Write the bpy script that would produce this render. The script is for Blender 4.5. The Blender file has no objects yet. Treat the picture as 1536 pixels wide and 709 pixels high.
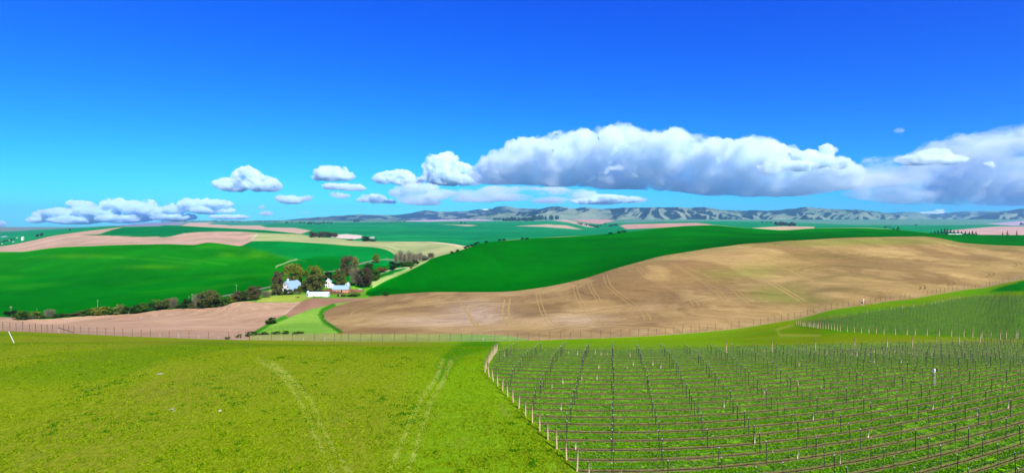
import bpy, math, random
import numpy as np
from mathutils import Vector, Matrix, Euler, noise as mnoise

random.seed(7)
rng = np.random.default_rng(7)
SC = bpy.context.scene
COL = SC.collection

# ------------------------------------------------------------------ camera
F = 868.0            # focal length in picture units of 1536 wide
U0, V0 = 768.0, 336.0   # column of the view axis, row of the true horizon
H = 21.5             # drone height above the vineyard
cam_d = bpy.data.cameras.new('camera')
cam = bpy.data.objects.new('camera', cam_d)
COL.objects.link(cam)
cam.location = (0, 0, H)
cam.rotation_euler = (math.pi / 2, 0, 0)
cam_d.sensor_width = 36.0
cam_d.sensor_fit = 'HORIZONTAL'
cam_d.lens = 36.0 * F / 1536.0
cam_d.shift_y = -(354.5 - V0) / 1536.0
cam_d.clip_start = 0.5
cam_d.clip_end = 80000
SC.camera = cam

# ------------------------------------------------------------------ sky, sun, exposure
SUN_AZ = math.atan2(0.45, -0.90)     # clockwise from +Y, behind the camera on the right
SUN_EL = math.radians(39)
world = bpy.data.worlds.new('World')
SC.world = world
world.use_nodes = True
wn = world.node_tree
wn.nodes.clear()
wo = wn.nodes.new('ShaderNodeOutputWorld')
bg = wn.nodes.new('ShaderNodeBackground')
sky = wn.nodes.new('ShaderNodeTexSky')
sky.sky_type = 'NISHITA'
sky.sun_disc = False
sky.sun_elevation = SUN_EL
sky.sun_rotation = SUN_AZ
sky.altitude = 500
sky.air_density = 1.0
sky.dust_density = 0.2
sky.ozone_density = 3.0
# the photograph is strongly saturated: grade the physical sky channel by channel
sep = wn.nodes.new('ShaderNodeSeparateColor'); comb = wn.nodes.new('ShaderNodeCombineColor')
wn.links.new(sky.outputs[0], sep.inputs[0])
for i, (ref, power, target) in enumerate(((1.35, 2.15, .0030), (2.34, 1.66, .101), (4.19, .55, .90))):
    d_ = wn.nodes.new('ShaderNodeMath'); d_.operation = 'DIVIDE'; d_.inputs[1].default_value = ref
    p_ = wn.nodes.new('ShaderNodeMath'); p_.operation = 'POWER'; p_.inputs[1].default_value = power
    m_ = wn.nodes.new('ShaderNodeMath'); m_.operation = 'MULTIPLY'; m_.inputs[1].default_value = target * 4.8
    wn.links.new(sep.outputs[i], d_.inputs[0]); wn.links.new(d_.outputs[0], p_.inputs[0])
    wn.links.new(p_.outputs[0], m_.inputs[0]); wn.links.new(m_.outputs[0], comb.inputs[i])
wn.links.new(comb.outputs[0], bg.inputs[0])
bg.inputs[1].default_value = 0.10
wn.links.new(bg.outputs[0], wo.inputs[0])

sun_d = bpy.data.lights.new('sun', 'SUN')
sun_d.energy = 5.0
sun_d.angle = math.radians(0.5)
sun_d.color = (1.0, 0.95, 0.86)
sun = bpy.data.objects.new('sun', sun_d)
COL.objects.link(sun)
SUN_DIR = Vector((math.sin(SUN_AZ) * math.cos(SUN_EL), math.cos(SUN_AZ) * math.cos(SUN_EL), math.sin(SUN_EL)))
sun.rotation_euler = SUN_DIR.to_track_quat('Z', 'Y').to_euler()

vs = SC.view_settings
vs.view_transform = 'Standard'
vs.look = 'None'
vs.exposure = 1.05
vs.gamma = 1.0
vs.use_curve_mapping = False
SC.cycles.volume_bounces = 16
SC.cycles.max_bounces = 16
SC.cycles.transparent_max_bounces = 16
SC.cycles.use_denoising = True

# ------------------------------------------------------------------ numeric helpers
def hash2(ix, iy, seed):
    h = (ix.astype(np.int64) * 374761393 + iy.astype(np.int64) * 668265263 + seed * 974711) & 0x7fffffff
    h = ((h ^ (h >> 13)) * 1274126177) & 0x7fffffff
    return ((h ^ (h >> 16)) & 0xffff) / 65535.0

def vnoise(x, y, seed=0):
    ix = np.floor(x); iy = np.floor(y)
    fx = x - ix; fy = y - iy
    fx = fx * fx * fx * (fx * (fx * 6 - 15) + 10); fy = fy * fy * fy * (fy * (fy * 6 - 15) + 10)
    a = hash2(ix, iy, seed); b = hash2(ix + 1, iy, seed); c = hash2(ix, iy + 1, seed); d = hash2(ix + 1, iy + 1, seed)
    return (a + (b - a) * fx) * (1 - fy) + (c + (d - c) * fx) * fy

def fbm(x, y, oct=4, seed=0, gain=0.5):
    s = np.zeros_like(x, dtype=float); a = 1.0; t = 0.0
    for o in range(oct):
        s += a * vnoise(x * 2 ** o + 17.3 * o, y * 2 ** o - 9.1 * o, seed + o); t += a; a *= gain
    return s / t        # 0..1, mean .5

def smooth(a, b, x):
    t = np.clip((x - a) / (b - a), 0, 1)
    return t * t * (3 - 2 * t)

def pchip_slopes(X, Y):
    h = np.diff(X, axis=-1); d = np.diff(Y, axis=-1) / h
    m = np.zeros_like(Y)
    d0, d1 = d[..., :-1], d[..., 1:]; h0, h1 = h[..., :-1], h[..., 1:]
    w1 = 2 * h1 + h0; w2 = h1 + 2 * h0
    same = (d0 * d1) > 0
    with np.errstate(divide='ignore', invalid='ignore'):
        hm = (w1 + w2) / (w1 / d0 + w2 / d1)
    m[..., 1:-1] = np.where(same, hm, 0)
    m[..., 0] = d[..., 0]; m[..., -1] = d[..., -1]
    return m

def curve(pts):
    P = np.array(sorted(pts), float)
    X, Y = P[:, 0], P[:, 1]
    m = pchip_slopes(X[None], Y[None])[0]
    def f(u):
        u = np.clip(np.asarray(u, float), X[0], X[-1])
        k = np.clip(np.searchsorted(X, u, side='right') - 1, 0, len(X) - 2)
        h = X[k + 1] - X[k]; t = (u - X[k]) / h
        return ((2 * t**3 - 3 * t**2 + 1) * Y[k] + (t**3 - 2 * t**2 + t) * h * m[k]
                + (-2 * t**3 + 3 * t**2) * Y[k + 1] + (t**3 - t**2) * h * m[k + 1])
    return f

# ------------------------------------------------------------------ the lie of the land
# every column of the view is a profile of (distance, height); the knots follow the crests and field edges
fy = curve([(-300,150),(0,165),(100,180),(200,196),(400,195),(740,190),(900,195),(1000,205),(1100,220),(1200,245),(1300,274),(1400,320),(1536,400),(1850,520)])
fv = curve([(-300,489),(0,495.5),(100,499.5),(200,504),(380,509.5),(500,511),(600,511.5),(740,511),(850,508),(950,504),(1000,501),(1100,492),(1152,484),(1200,476),(1249,463.5),(1295,457),(1389,443),(1476,431),(1536,418),(1850,392)])
my = curve([(-300,430),(0,430),(200,430),(330,425),(400,415),(470,420),(545,450),(700,430),(800,430),(900,450),(1000,490),(1100,550),(1200,620),(1300,680),(1380,720),(1440,700),(1536,660),(1850,640)])
mv = curve([(-300,480),(0,474.5),(60,478),(120,474),(150,472),(200,469.5),(230,465.5),(260,463),(313,460.5),(330,458.5),(350,453),(386,451),(420,451.5),(449,451),(468,446.5),(520,445),(549,444.5),(579,442),(643,437.8),(708,436),(768,435),(807,431),(865,420),(930,400.5),(995,384),(1060,373),(1142,363),(1217,359),(1314,355.8),(1379,354.5),(1399,355.8),(1450,365),(1536,369),(1850,373)])
py_ = curve([(-300,300),(0,300),(300,310),(600,310),(800,300),(1000,330),(1100,370),(1300,460),(1536,520),(1850,580)])
pv = curve([(-300,486),(0,487),(150,487),(300,484),(400,478),(500,472),(600,466),(800,462),(900,455),(1000,443),(1100,425),(1200,411),(1300,400),(1400,396),(1536,392),(1850,384)])
qy = curve([(-300,600),(400,600),(500,580),(548,540),(580,560),(611,600),(634,630),(653,650),(695,700),(721,760),(768,850),(850,950),(940,1050),(1060,1150),(1200,1150),(1300,1130),(1400,1080),(1536,1050),(1850,1030)])
qv = curve([(-300,442),(0,432),(200,425),(400,414),(500,420),(548,432),(580,419),(611,407),(634,394),(653,386),(695,374),(721,365),(741,362),(768,359.7),(788,358.4),(838,355.5),(889,353),(940,348),(980,343.7),(1002,340.8),(1045,338),(1065,337.6),(1112,341.5),(1172,345.2),(1220,342.6),(1287,341.6),(1331,343.8),(1386,348.6),(1419,351.4),(1536,352.5),(1850,355)])
ny0 = curve([(-300,900),(550,900),(600,880),(1850,880)])
nv0 = curve([(-300,386),(0,377.5),(30,377.5),(60,374),(100,369.8),(140,368.4),(185,366.8),(250,366),(290,366.5),(303,364.5),(312,363.2),(325,364),(342,366),(360,368),(370,364.5),(379,361.2),(409,361.2),(460,363.5),(500,366.3),(522,368.3),(556,370),(575,373),(588,378.5),(594,383),(610,385),(1850,385)])
ov0 = curve([(-300,377),(0,369),(47,360.6),(76,354),(125,347),(169,342),(186,340.2),(211,339),(260,339),(311,342),(390,345.5),(450,351),(470,354.5),(507,357.5),(536,361),(575,361.7),(642,362),(680,365.5),(700,368.5),(1850,368)])
oy0 = curve([(-300,1450),(0,1500),(200,1700),(400,1500),(640,1400),(700,1250),(1850,1250)])
ev0 = curve([(-300,356),(0,353),(60,349),(120,344.5),(180,340),(240,337.5),(330,338.5),(400,342),(470,344.5),(560,346),(700,348),(800,347),(880,347),(940,344),(1000,339),(1100,339.5),(1200,341),(1300,340),(1400,343.5),(1536,343),(1850,344)])
fv0 = curve([(-300,349),(0,347.5),(60,344.5),(130,341),(200,338),(300,335),(420,333.8),(480,333.4),(560,333),(750,332),(850,331.5),(930,334),(1000,332),(1100,331.5),(1200,334),(1300,337),(1400,337),(1536,336.5),(1850,336)])
gv0 = curve([(-300,347),(0,345.5),(25,345),(40,344),(75,342.5),(110,341),(180,337.5),(240,332.8),(270,331.3),(330,330.8),(400,331.6),(440,330.3),(480,330.5),(560,331),(700,329),(1850,329)])
z115 = curve([(-300,-3.2),(400,-3.4),(920,-3.6),(1300,-4.2),(1850,-4.8)])
mw = curve([(-300,.42),(900,.45),(1200,.5),(1536,.62),(1850,.65)])

def zpx(y, v):
    return H - y * (v - V0) / F

def knots(u):
    u = np.asarray(u, float)
    s = smooth(560, 640, u)          # 0 left: open valley, 1 right: crest of the ploughed hill hides what is behind
    r = smooth(594, 660, u)          # 0 left: far slope of the valley, 1 right: crest of the wheat hill
    FY, FV = fy(u), fv(u); MY, MV = my(u), mv(u); QY, QV = qy(u), qv(u)
    Y, Z = [], []
    def add(y, z): Y.append(y + 0 * u); Z.append(z + 0 * u)
    add(4, 0.); add(45, 0.); add(85, -0.5); add(115, z115(u))
    zf = zpx(FY, FV)
    w = mw(u); add(115 + (FY - 115) * .42, z115(u) + (zf - z115(u)) * w)
    add(FY, zf)
    add(py_(u), zpx(py_(u), pv(u)))
    add(MY, zpx(MY, MV))
    y8 = MY * 1.10; add(y8, zpx(y8, MV + (-(MV - QV) * .28) * (1 - s) + 2.0 * s))
    y9 = MY * (1.28 * s + 1.2 * (1 - s)); add(y9, zpx(y9, MV + (-(MV - QV) * .52) * (1 - s) - 0.7 * s))
    add(QY, zpx(QY, QV))
    NY = ny0(u) * (1 - r) + QY * 1.22 * r
    NV = nv0(u) * (1 - r) + (QV + 1.0) * r
    y11 = QY * 1.1; add(y11, zpx(y11, (QV * .72 + NV * .28) * (1 - r) + (QV + 1.2) * r))
    add(NY, zpx(NY, NV))
    OY = oy0(u) * (1 - r) + np.maximum(QY * 1.6, oy0(u)) * r
    # right of the wheat hill's crest the land behind shows just above it
    far = smooth(690, 760, u)
    OV = ov0(u) * (1 - far) + (QV - .25) * far
    y13 = NY * 1.08; add(y13, zpx(y13, NV + (NV - OV) * .0 + .5))
    add(OY, zpx(OY, OV))
    EV = np.minimum(ev0(u), OV - .4)
    add(3000, zpx(3000, EV))
    FVV = np.minimum(fv0(u), EV - .4); add(6500, zpx(6500, FVV))
    GVV = np.minimum(gv0(u), FVV - .15); add(11000, zpx(11000, GVV)); add(18800, zpx(18800, GVV + .6))
    return np.stack(Y, -1), np.stack(Z, -1)

def terr(u, y):
    """height of the land at column u and distance y (arrays)"""
    u = np.atleast_1d(np.asarray(u, float)); y = np.atleast_1d(np.asarray(y, float))
    u, y = np.broadcast_arrays(u, y)
    X, Z = knots(u)
    m = pchip_slopes(X, Z)
    yy = np.clip(y, X[..., 0], X[..., -1])
    k = np.clip((X <= yy[..., None]).sum(-1) - 1, 0, X.shape[-1] - 2)
    g = lambda A, kk: np.take_along_axis(A, kk[..., None], -1)[..., 0]
    x0, x1, a, b, ma, mb = g(X, k), g(X, k + 1), g(Z, k), g(Z, k + 1), g(m, k), g(m, k + 1)
    h = x1 - x0; t = (yy - x0) / h
    z = ((2*t**3 - 3*t**2 + 1) * a + (t**3 - 2*t**2 + t) * h * ma + (-2*t**3 + 3*t**2) * b + (t**3 - t**2) * h * mb)
    x = (u - U0) * y / F
    amp = 1.5 * smooth(540, 700, u) * smooth(225, 320, y) * (1 - smooth(560, 660, y) * .5) + 1.8 * smooth(520, 300, u) * smooth(430, 520, y) * (1 - smooth(900, 1200, y))
    return z + amp * 2 * (fbm(x / 95 + 31, y / 95, 3, 77) - .5)

def ground(x, y):
    x = np.asarray(x, float); y = np.asarray(y, float)
    z = terr(U0 + F * x / y, y)
    return z if z.size > 1 else float(z[0])

_ys = np.geomspace(30, 18700, 2800)
def y_at(u, v):
    """distance at which the ground of column u is seen in row v (first hit)"""
    z = terr(np.full_like(_ys, u), _ys)
    vv = V0 + F * (H - z) / _ys
    hit = np.nonzero(vv <= v)[0]
    if len(hit) == 0: return 18500.0
    k = hit[0]
    if k == 0: return float(_ys[0])
    t = (vv[k-1] - v) / max(1e-9, vv[k-1] - vv[k])
    return float(_ys[k-1] + (_ys[k] - _ys[k-1]) * t)

def at(u, v):
    y = y_at(u, v); x = (u - U0) * y / F
    return Vector((x, y, float(terr(u, y)[0])))

# ------------------------------------------------------------------ object helpers
def tag(o, label=None, cat=None, group=None, kind=None):
    if label: o['label'] = label
    if cat: o['category'] = cat
    if group: o['group'] = group
    if kind: o['kind'] = kind
    return o

def link(name, data, parent=None, loc=None):
    o = bpy.data.objects.new(name, data)
    COL.objects.link(o)
    if parent is not None: o.parent = parent
    if loc is not None: o.location = loc
    return o

def empty(name, loc, rz=0.0):
    o = link(name, None, loc=loc); o.rotation_euler = (0, 0, rz); o.empty_display_size = .5
    return o

def np_mesh(name, verts, faces, mat=None, smooth_=False):
    """faces: (n,3) or (n,4) int array"""
    me = bpy.data.meshes.new(name)
    verts = np.asarray(verts, np.float32); faces = np.asarray(faces, np.int32)
    n, k = faces.shape
    me.vertices.add(len(verts)); me.vertices.foreach_set('co', verts.ravel())
    me.loops.add(n * k); me.loops.foreach_set('vertex_index', faces.ravel())
    me.polygons.add(n); me.polygons.foreach_set('loop_start', np.arange(n, dtype=np.int32) * k)
    me.update(calc_edges=True)
    if smooth_: me.polygons.foreach_set('use_smooth', np.ones(n, bool))
    if mat: me.materials.append(mat)
    return me

class NT:
    """small node-tree builder"""
    def __init__(s, name):
        s.m = bpy.data.materials.new(name); s.m.use_nodes = True; s.t = s.m.node_tree; s.t.nodes.clear()
        s.out = s.t.nodes.new('ShaderNodeOutputMaterial')
    def n(s, typ, **kw):
        nd = s.t.nodes.new('ShaderNode' + typ)
        for k, v in kw.items(): setattr(nd, k, v)
        return nd
    def l(s, a, b): s.t.links.new(a, b)
    def val(s, sock, x):
        if hasattr(x, 'is_linked') or isinstance(x, bpy.types.NodeSocket): s.l(x, sock)
        else: sock.default_value = x
    def math(s, op, a, b=0.0, c=None, clamp=False):
        nd = s.n('Math', operation=op, use_clamp=clamp)
        s.val(nd.inputs[0], a); s.val(nd.inputs[1], b)
        if c is not None: s.val(nd.inputs[2], c)
        return nd.outputs[0]
    def mix(s, fac, a, b, blend='MIX'):
        nd = s.n('Mix', data_type='RGBA', blend_type=blend)
        s.val(nd.inputs[0], fac)
        s.val(nd.inputs[6], a if not isinstance(a, tuple) else (*a, 1)); s.val(nd.inputs[7], b if not isinstance(b, tuple) else (*b, 1))
        return nd.outputs[2]
    def noise(s, vec, scale, detail=4, rough=.55, out=0, dist=0.0):
        nd = s.n('TexNoise'); s.val(nd.inputs['Vector'], vec)
        nd.inputs['Scale'].default_value = scale; nd.inputs['Detail'].default_value = detail
        nd.inputs['Roughness'].default_value = rough; nd.inputs['Distortion'].default_value = dist
        return nd.outputs[out]
    def mapping(s, vec, scale=(1, 1, 1), rot=(0, 0, 0)):
        nd = s.n('Mapping'); s.l(vec, nd.inputs[0]); nd.inputs['Scale'].default_value = scale; nd.inputs['Rotation'].default_value = rot
        return nd.outputs[0]
    def ramp(s, fac, stops, interp='LINEAR'):
        nd = s.n('ValToRGB'); s.l(fac, nd.inputs[0]); cr = nd.color_ramp; cr.interpolation = interp
        while len(cr.elements) < len(stops): cr.elements.new(.5)
        for e, (p, c) in zip(cr.elements, stops):
            e.position = p; e.color = c if len(c) == 4 else (*c, 1)
        return nd.outputs[0]
    def rng(s, x, a, b, c=0.0, d=1.0):
        nd = s.n('MapRange'); s.val(nd.inputs[0], x)
        for i, q in enumerate((a, b, c, d)): nd.inputs[i + 1].default_value = q
        return nd.outputs[0]
    def bsdf(s, color, rough=.9, spec=.1, normal=None, metal=0.0):
        b = s.n('BsdfPrincipled'); s.val(b.inputs['Base Color'], color if not isinstance(color, tuple) else (*color, 1))
        s.val(b.inputs['Roughness'], rough); b.inputs['Specular IOR Level'].default_value = spec; b.inputs['Metallic'].default_value = metal
        if normal is not None: s.l(normal, b.inputs['Normal'])
        s.l(b.outputs[0], s.out.inputs[0]); return b
    def bump(s, h, strength=.5, dist=.1):
        nd = s.n('Bump'); nd.inputs['Strength'].default_value = strength; nd.inputs['Distance'].default_value = dist
        s.l(h, nd.inputs['Height']); return nd.outputs[0]

def lin(c):
    c = np.asarray(c, float) / 255.0
    return np.where(c <= .04045, c / 12.92, ((c + .055) / 1.055) ** 2.4)

# picture colour of a sunlit level surface -> base colour
KEY = 0.62
def alb(r, g, b):
    return lin((r, g, b)) * KEY

def mat_var(name, c, var=.25, scale=1.5, rough=.8, spec=.2, metal=0.0, bump=0.0):
    """flat paint / metal / wood with weathering noise"""
    t = NT(name); g = t.n('TexCoord').outputs['Object']
    n = t.noise(g, scale, 5, .65)
    col = t.mix(t.rng(n, .3, .75), tuple(np.array(c) * (1 - var)), tuple(np.minimum(1, np.array(c) * (1 + var * .5))))
    t.bsdf(col, rough, spec, t.bump(n, bump, .02) if bump else None, metal)
    return t.m

# ------------------------------------------------------------------ the land: sheet of fields
DU = 2.5
UU = np.arange(-280, 1816 + DU, DU)
NR = [6, 130, 52, 34, 26, 52, 72, 5, 8, 70, 4, 40, 4, 26, 26, 22, 14, 3]
KX, KZ = knots(UU)
rows_y, rows_i = [], []
for i, n in enumerate(NR):
    a = 1 / KX[:, i]; b = 1 / KX[:, i + 1]
    for j in range(n):
        t = j / n
        rows_y.append(1 / (a + (b - a) * t)); rows_i.append(i)
rows_y.append(KX[:, -1]); rows_i.append(len(NR) - 1)
GY = np.array(rows_y)                     # rows x cols
GI = np.array(rows_i)[:, None] + 0 * GY.astype(int)
GU = UU[None] + 0 * GY
GZ = np.array([terr(UU, GY[r]) for r in range(GY.shape[0])])
GX = (GU - U0) * GY / F
GV = V0 + F * (H - GZ) / GY
NRW, NCL = GY.shape

def poly_mask(poly, soft=.9):
    P = np.array(poly, float)
    m = np.zeros(GU.shape)
    sel = (GU > P[:, 0].min() - 4) & (GU < P[:, 0].max() + 4) & (GV > P[:, 1].min() - 4) & (GV < P[:, 1].max() + 4)
    x = GU[sel]; y = GV[sel]
    ins = np.zeros(x.shape, bool); d = np.full(x.shape, 1e9)
    for (ax, ay), (bx, by) in zip(P, np.roll(P, -1, 0)):
        c = ((ay > y) != (by > y))
        with np.errstate(divide='ignore', invalid='ignore'):
            ins ^= c & (x < (bx - ax) * (y - ay) / (by - ay if by != ay else 1e-9) + ax)
        dx, dy = bx - ax, by - ay
        t = np.clip(((x - ax) * dx + (y - ay) * dy) / (dx * dx + dy * dy + 1e-9), 0, 1)
        d = np.minimum(d, np.hypot(x - ax - t * dx, y - ay - t * dy))
    sd = np.where(ins, d, -d)
    m[sel] = smooth(-soft, soft, sd)
    return m

def line_mask(pts, w, soft=1.0):
    P = np.array(pts, float); m = np.zeros(GU.shape)
    sel = (GU > P[:, 0].min() - 20) & (GU < P[:, 0].max() + 20) & (GV > P[:, 1].min() - 20) & (GV < P[:, 1].max() + 20)
    x = GU[sel]; y = GV[sel]; d = np.full(x.shape, 1e9)
    for (ax, ay), (bx, by) in zip(P[:-1], P[1:]):
        dx, dy = bx - ax, by - ay
        t = np.clip(((x - ax) * dx + (y - ay) * dy) / (dx * dx + dy * dy + 1e-9), 0, 1)
        d = np.minimum(d, np.hypot(x - ax - t * dx, y - ay - t * dy))
    m[sel] = 1 - smooth(w, w + soft, d)
    return m

CC = np.zeros(GU.shape + (3,))
CLS = np.zeros(GU.shape, int)
CLASSES = ['meadow', 'vineyard_ground', 'ploughed_hill', 'brown_field', 'grass_strip', 'wheat_field', 'valley_floor', 'wheat_hill', 'stubble_field', 'far_field']
def paint(mask, col, cls=None):
    col = np.asarray(col)
    CC[:] = CC * (1 - mask[..., None]) + col * mask[..., None]
    if cls is not None: CLS[mask > .5] = CLASSES.index(cls)

L = lambda i0, i1: ((GI >= i0) & (GI <= i1)).astype(float)
n1 = fbm(GX / 40, GY / 60, 4, 3); n2 = fbm(GX / 9, GY / 14, 4, 9)
ONE = np.ones(GU.shape)
# -- meadow
paint(L(0, 4), alb(138, 161, 22), 'meadow')
paint(L(0, 4) * smooth(.45, .7, n1) * .7, alb(142, 146, 40))
paint(L(0, 4) * smooth(.52, .72, fbm(GX / 22, GY / 30, 4, 21)) * .6, alb(92, 142, 12))
centre = smooth(560, 680, GU + (GV - 600) * .35) * smooth(1300, 1000, GU) * L(0, 4)
paint(centre * .7, alb(118, 174, 10))
paint(L(0, 4) * smooth(1000, 1300, GU) * smooth(512, 500, GV) * .75, alb(74, 150, 4))
paint(L(0, 4) * smooth(1050, 1150, GU) * smooth(.42, .6, fbm(GX / 60, GY / 14, 3, 5)) * .7, alb(120, 146, 10))
paint(line_mask([(738,514),(700,521),(674,537),(662,560)], 5, 12) * L(0, 4) * .85, alb(70, 140, 8))
for trk in ([(385,538),(420,560),(447,595),(463,630),(480,668),(500,709),(515,740)], [(404,540),(436,566),(466,600),(482,640),(505,680),(526,709),(545,735)],
            [(664,540),(655,565),(632,598),(612,640),(596,680),(580,712)], [(676,542),(664,572),(645,605),(632,645),(618,690),(610,712)]):
    paint(line_mask(trk, 1.6, 3.5) * .55 * L(0, 4) * (.6 + .9 * (n2 - .3)).clip(0, 1), alb(186, 200, 80))
paint(line_mask([(1190,487),(1165,494),(1170,502),(1230,503)], 1.0, 2) * .5 * L(0, 4), alb(170, 170, 60))
# -- vineyards
UC1, UC2 = 918.7, 1400.0
def vine_xy(x, y, uc):
    r = y; th = x / y - (uc - U0) / F
    return r * np.sin(th), r * np.cos(th)
def vine_inv(X, Y, uc):
    r = np.hypot(X, Y); th = np.arctan2(X, Y)
    return r * (th + (uc - U0) / F), r
BLOCK1 = [(868,730),(866,709),(840,675),(800,630),(770,597),(733,560),(739,540),(748,524),(800,523),(920,524),(1050,521),(1200,517),(1330,513.5),(1450,512.5),(1536,513),(1810,514),(1816,760)]
BLOCK2 = [(1188,487),(1215,491),(1260,497),(1330,501.5),(1420,504.5),(1536,508.5),(1816,516),(1816,428),(1600,441),(1536,444),(1470,444),(1440,447.5),(1400,456),(1340,464),(1300,469.5),(1250,478)]
BLOCK3 = [(1483,437),(1500,431),(1536,420.5),(1816,397),(1816,412),(1600,431),(1536,437)]
mb1 = poly_mask(BLOCK1, .8) * L(0, 4); mb2 = poly_mask(BLOCK2, .8) * L(0, 4); mb3 = poly_mask(BLOCK3, .8) * L(0, 4)
paint(mb1, alb(110, 174, 16), 'vineyard_ground'); paint(mb2, alb(84, 150, 6), 'vineyard_ground')
paint(mb3, alb(14, 120, 14))
X1, Y1 = vine_xy(GX, GY, UC1); X2, Y2 = vine_xy(GX, GY, UC2)
ROW = Y1 / 2.4
# -- ploughed hill and the fields by the fence
lp = L(5, 6)
paint(lp, alb(180, 152, 98), 'ploughed_hill')
n3 = fbm(GX / 70, GY / 70, 5, 31); n4 = fbm(GX / 25, GY / 60, 4, 37)
paint(lp * smooth(1000, 1250, GU) * .55, alb(172, 150, 82))
paint(lp * smooth(.46, .64, n3) * .6, alb(136, 108, 64))
paint(lp * smooth(.5, .66, n4) * .45, alb(200, 172, 108))
dk = alb(140, 122, 66); gr = alb(124, 140, 48)
for uc, vc, ru, rv, a in [(1225,383,70,5,.7),(1262,398,60,4,.7),(1195,400,45,6,.6),(1275,412,50,4,.75),(1230,421,60,4,.6),(1260,433,55,4,.7),(1300,386,40,3,.4),(1190,425,30,5,.5)]:
    paint(lp * a * np.exp(-(((GU - uc) / ru) ** 2) ** 1.5 - (((GV - vc - 6 * ((GU - uc) / ru) ** 2) / rv) ** 2)), dk)
for uc, vc, ru, rv, a in [(1165,440,40,12,.75),(1205,450,40,6,.6),(1085,412,45,9,.4),(1140,405,40,10,.4),(1290,362,90,4,.7),(1220,366,60,4,.5),(1360,363,60,4,.45)]:
    paint(lp * a * np.exp(-((GU - uc) / ru) ** 2 - ((GV - vc) / rv) ** 2) * (.5 + n4), gr)
for uc, vc, ru, rv, a in [(715,470,45,16,.7),(640,482,60,8,.4),(860,480,60,10,.3)]:
    paint(lp * a * np.exp(-((GU - uc) / ru) ** 2 - ((GV - vc) / rv) ** 2) * (.4 + 1.2 * n4), alb(226, 204, 172))
edge = smooth(22, 4, GV - (mv(GU)))
paint(lp * smooth(900, 1000, GU) * smooth(12, 2, GV - mv(GU)) * .35, alb(150, 150, 70))
# left field
paint(poly_mask([(-290,600),(-290,460),(384,440),(449,452.5),(424,473),(404,484),(384,496),(368,512)], .8) * lp, alb(206, 172, 132), 'brown_field')
paint(poly_mask([(423,473.5),(449,452.5),(470,446),(545,444),(545,449),(514,455),(433,478)], .8) * lp, alb(176, 138, 104), 'brown_field')
paint(lp * smooth(.45, .7, n4) * .4 * smooth(520, 400, GU), alb(190, 154, 122))
paint(line_mask([(423,473.5),(449,453)], .5, 1.2) * lp * .8, alb(212, 196, 150))
# pale strip below the tongue, green wedge
strip = poly_mask([(362,513),(384,502),(420,500),(500,500.5),(600,501),(690,500.5),(760,503),(790,508),(800,513)], 1.2) * lp
paint(strip * .85, alb(158, 172, 84), 'grass_strip')
paint(strip * smooth(640, 720, GU) * .5, alb(120, 184, 80))
paint(poly_mask([(372,504),(390,494),(433,476),(465,463.5),(507,454.5),(530,451),(505,458),(488,464),(484,472),(490,482),(503,490),(513,498.5),(500,500),(384,501)], .9) * lp, alb(140, 190, 66), 'grass_strip')
paint(line_mask([(500,457.5),(484,465),(480,472),(486,482),(499,490),(510,497)], 2.2, 1.6) * lp * .9, alb(48, 140, 16))
paint(poly_mask([(372,503),(384,495),(403,484),(426,472),(434,476),(405,488),(392,496),(384,502)], .8) * lp, alb(70, 150, 26), 'grass_strip')
paint(line_mask([(484,470),(487,480),(498,489),(512,498)], .5, .8) * lp * .8, alb(60, 70, 30))
# -- beyond the hedge: left wheat, valley, wheat hill
lq = L(7, 11)
paint(lq, alb(2, 118, 2), 'wheat_field')
paint(lq * smooth(540, 300, GU) * smooth(.45, .68, fbm(GX / 160, GY / 60, 4, 41)) * .5, alb(44, 148, 4))
paint(lq * smooth(430, 385, GV) * smooth(520, 420, GU) * .35, alb(30, 146, 2))
paint(lq * smooth(400, 470, GV) * .3, alb(0, 108, 6))
paint(poly_mask([(366,368),(379,360),(600,364),(600,398),(560,398),(470,393),(440,391),(400,378)], 1.0) * lq, alb(4, 140, 50))
paint(poly_mask([(430,394),(455,388),(480,384),(530,384),(545,398),(520,405),(470,408),(430,402)], 2.0) * lq, alb(0, 122, 22))
for q in ([(296,370),(330,371),(365,374),(400,380),(425,387),(446,392)], [(366,370),(400,377),(440,388),(460,392)], [(240,384),(290,390),(340,397)], [(170,386),(230,389),(300,396)]):
    paint(line_mask(q, .5, 1.8) * lq * .3, alb(60, 158, 30))
paint(line_mask([(414,399),(424,396),(436,391),(445,389)], .3, 1.0) * lq * .6, alb(190, 200, 150))
for uc, vc, ru, rv in [(385,383,16,4),(340,382,12,4),(120,384,50,3),(230,400,40,3)]:
    paint(lq * .5 * np.exp(-((GU - uc) / ru) ** 2 - ((GV - vc) / rv) ** 2), alb(80, 160, 2))
# valley floor round the farm
paint(poly_mask([(345,447),(384,446),(400,440),(420,436),(470,432),(520,428),(556,420),(575,412),(600,404),(615,402),(600,412),(560,428),(548,438),(556,447),(470,447),(440,453),(384,453)], 1.0) * L(6, 9), alb(104, 168, 40), 'valley_floor')
paint(poly_mask([(384,452),(398,445),(425,441),(462,441),(470,446),(449,452.5)], .8) * L(6, 9), alb(170, 192, 70), 'valley_floor')
paint(poly_mask([(396,438),(412,432),(420,434),(405,442)], 1) * L(7, 9), alb(170, 190, 80))
paint(poly_mask([(476,436),(500,431.5),(545,434),(546,438),(510,441),(490,441)], 1.0) * L(7, 9), alb(126, 96, 62))
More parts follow.
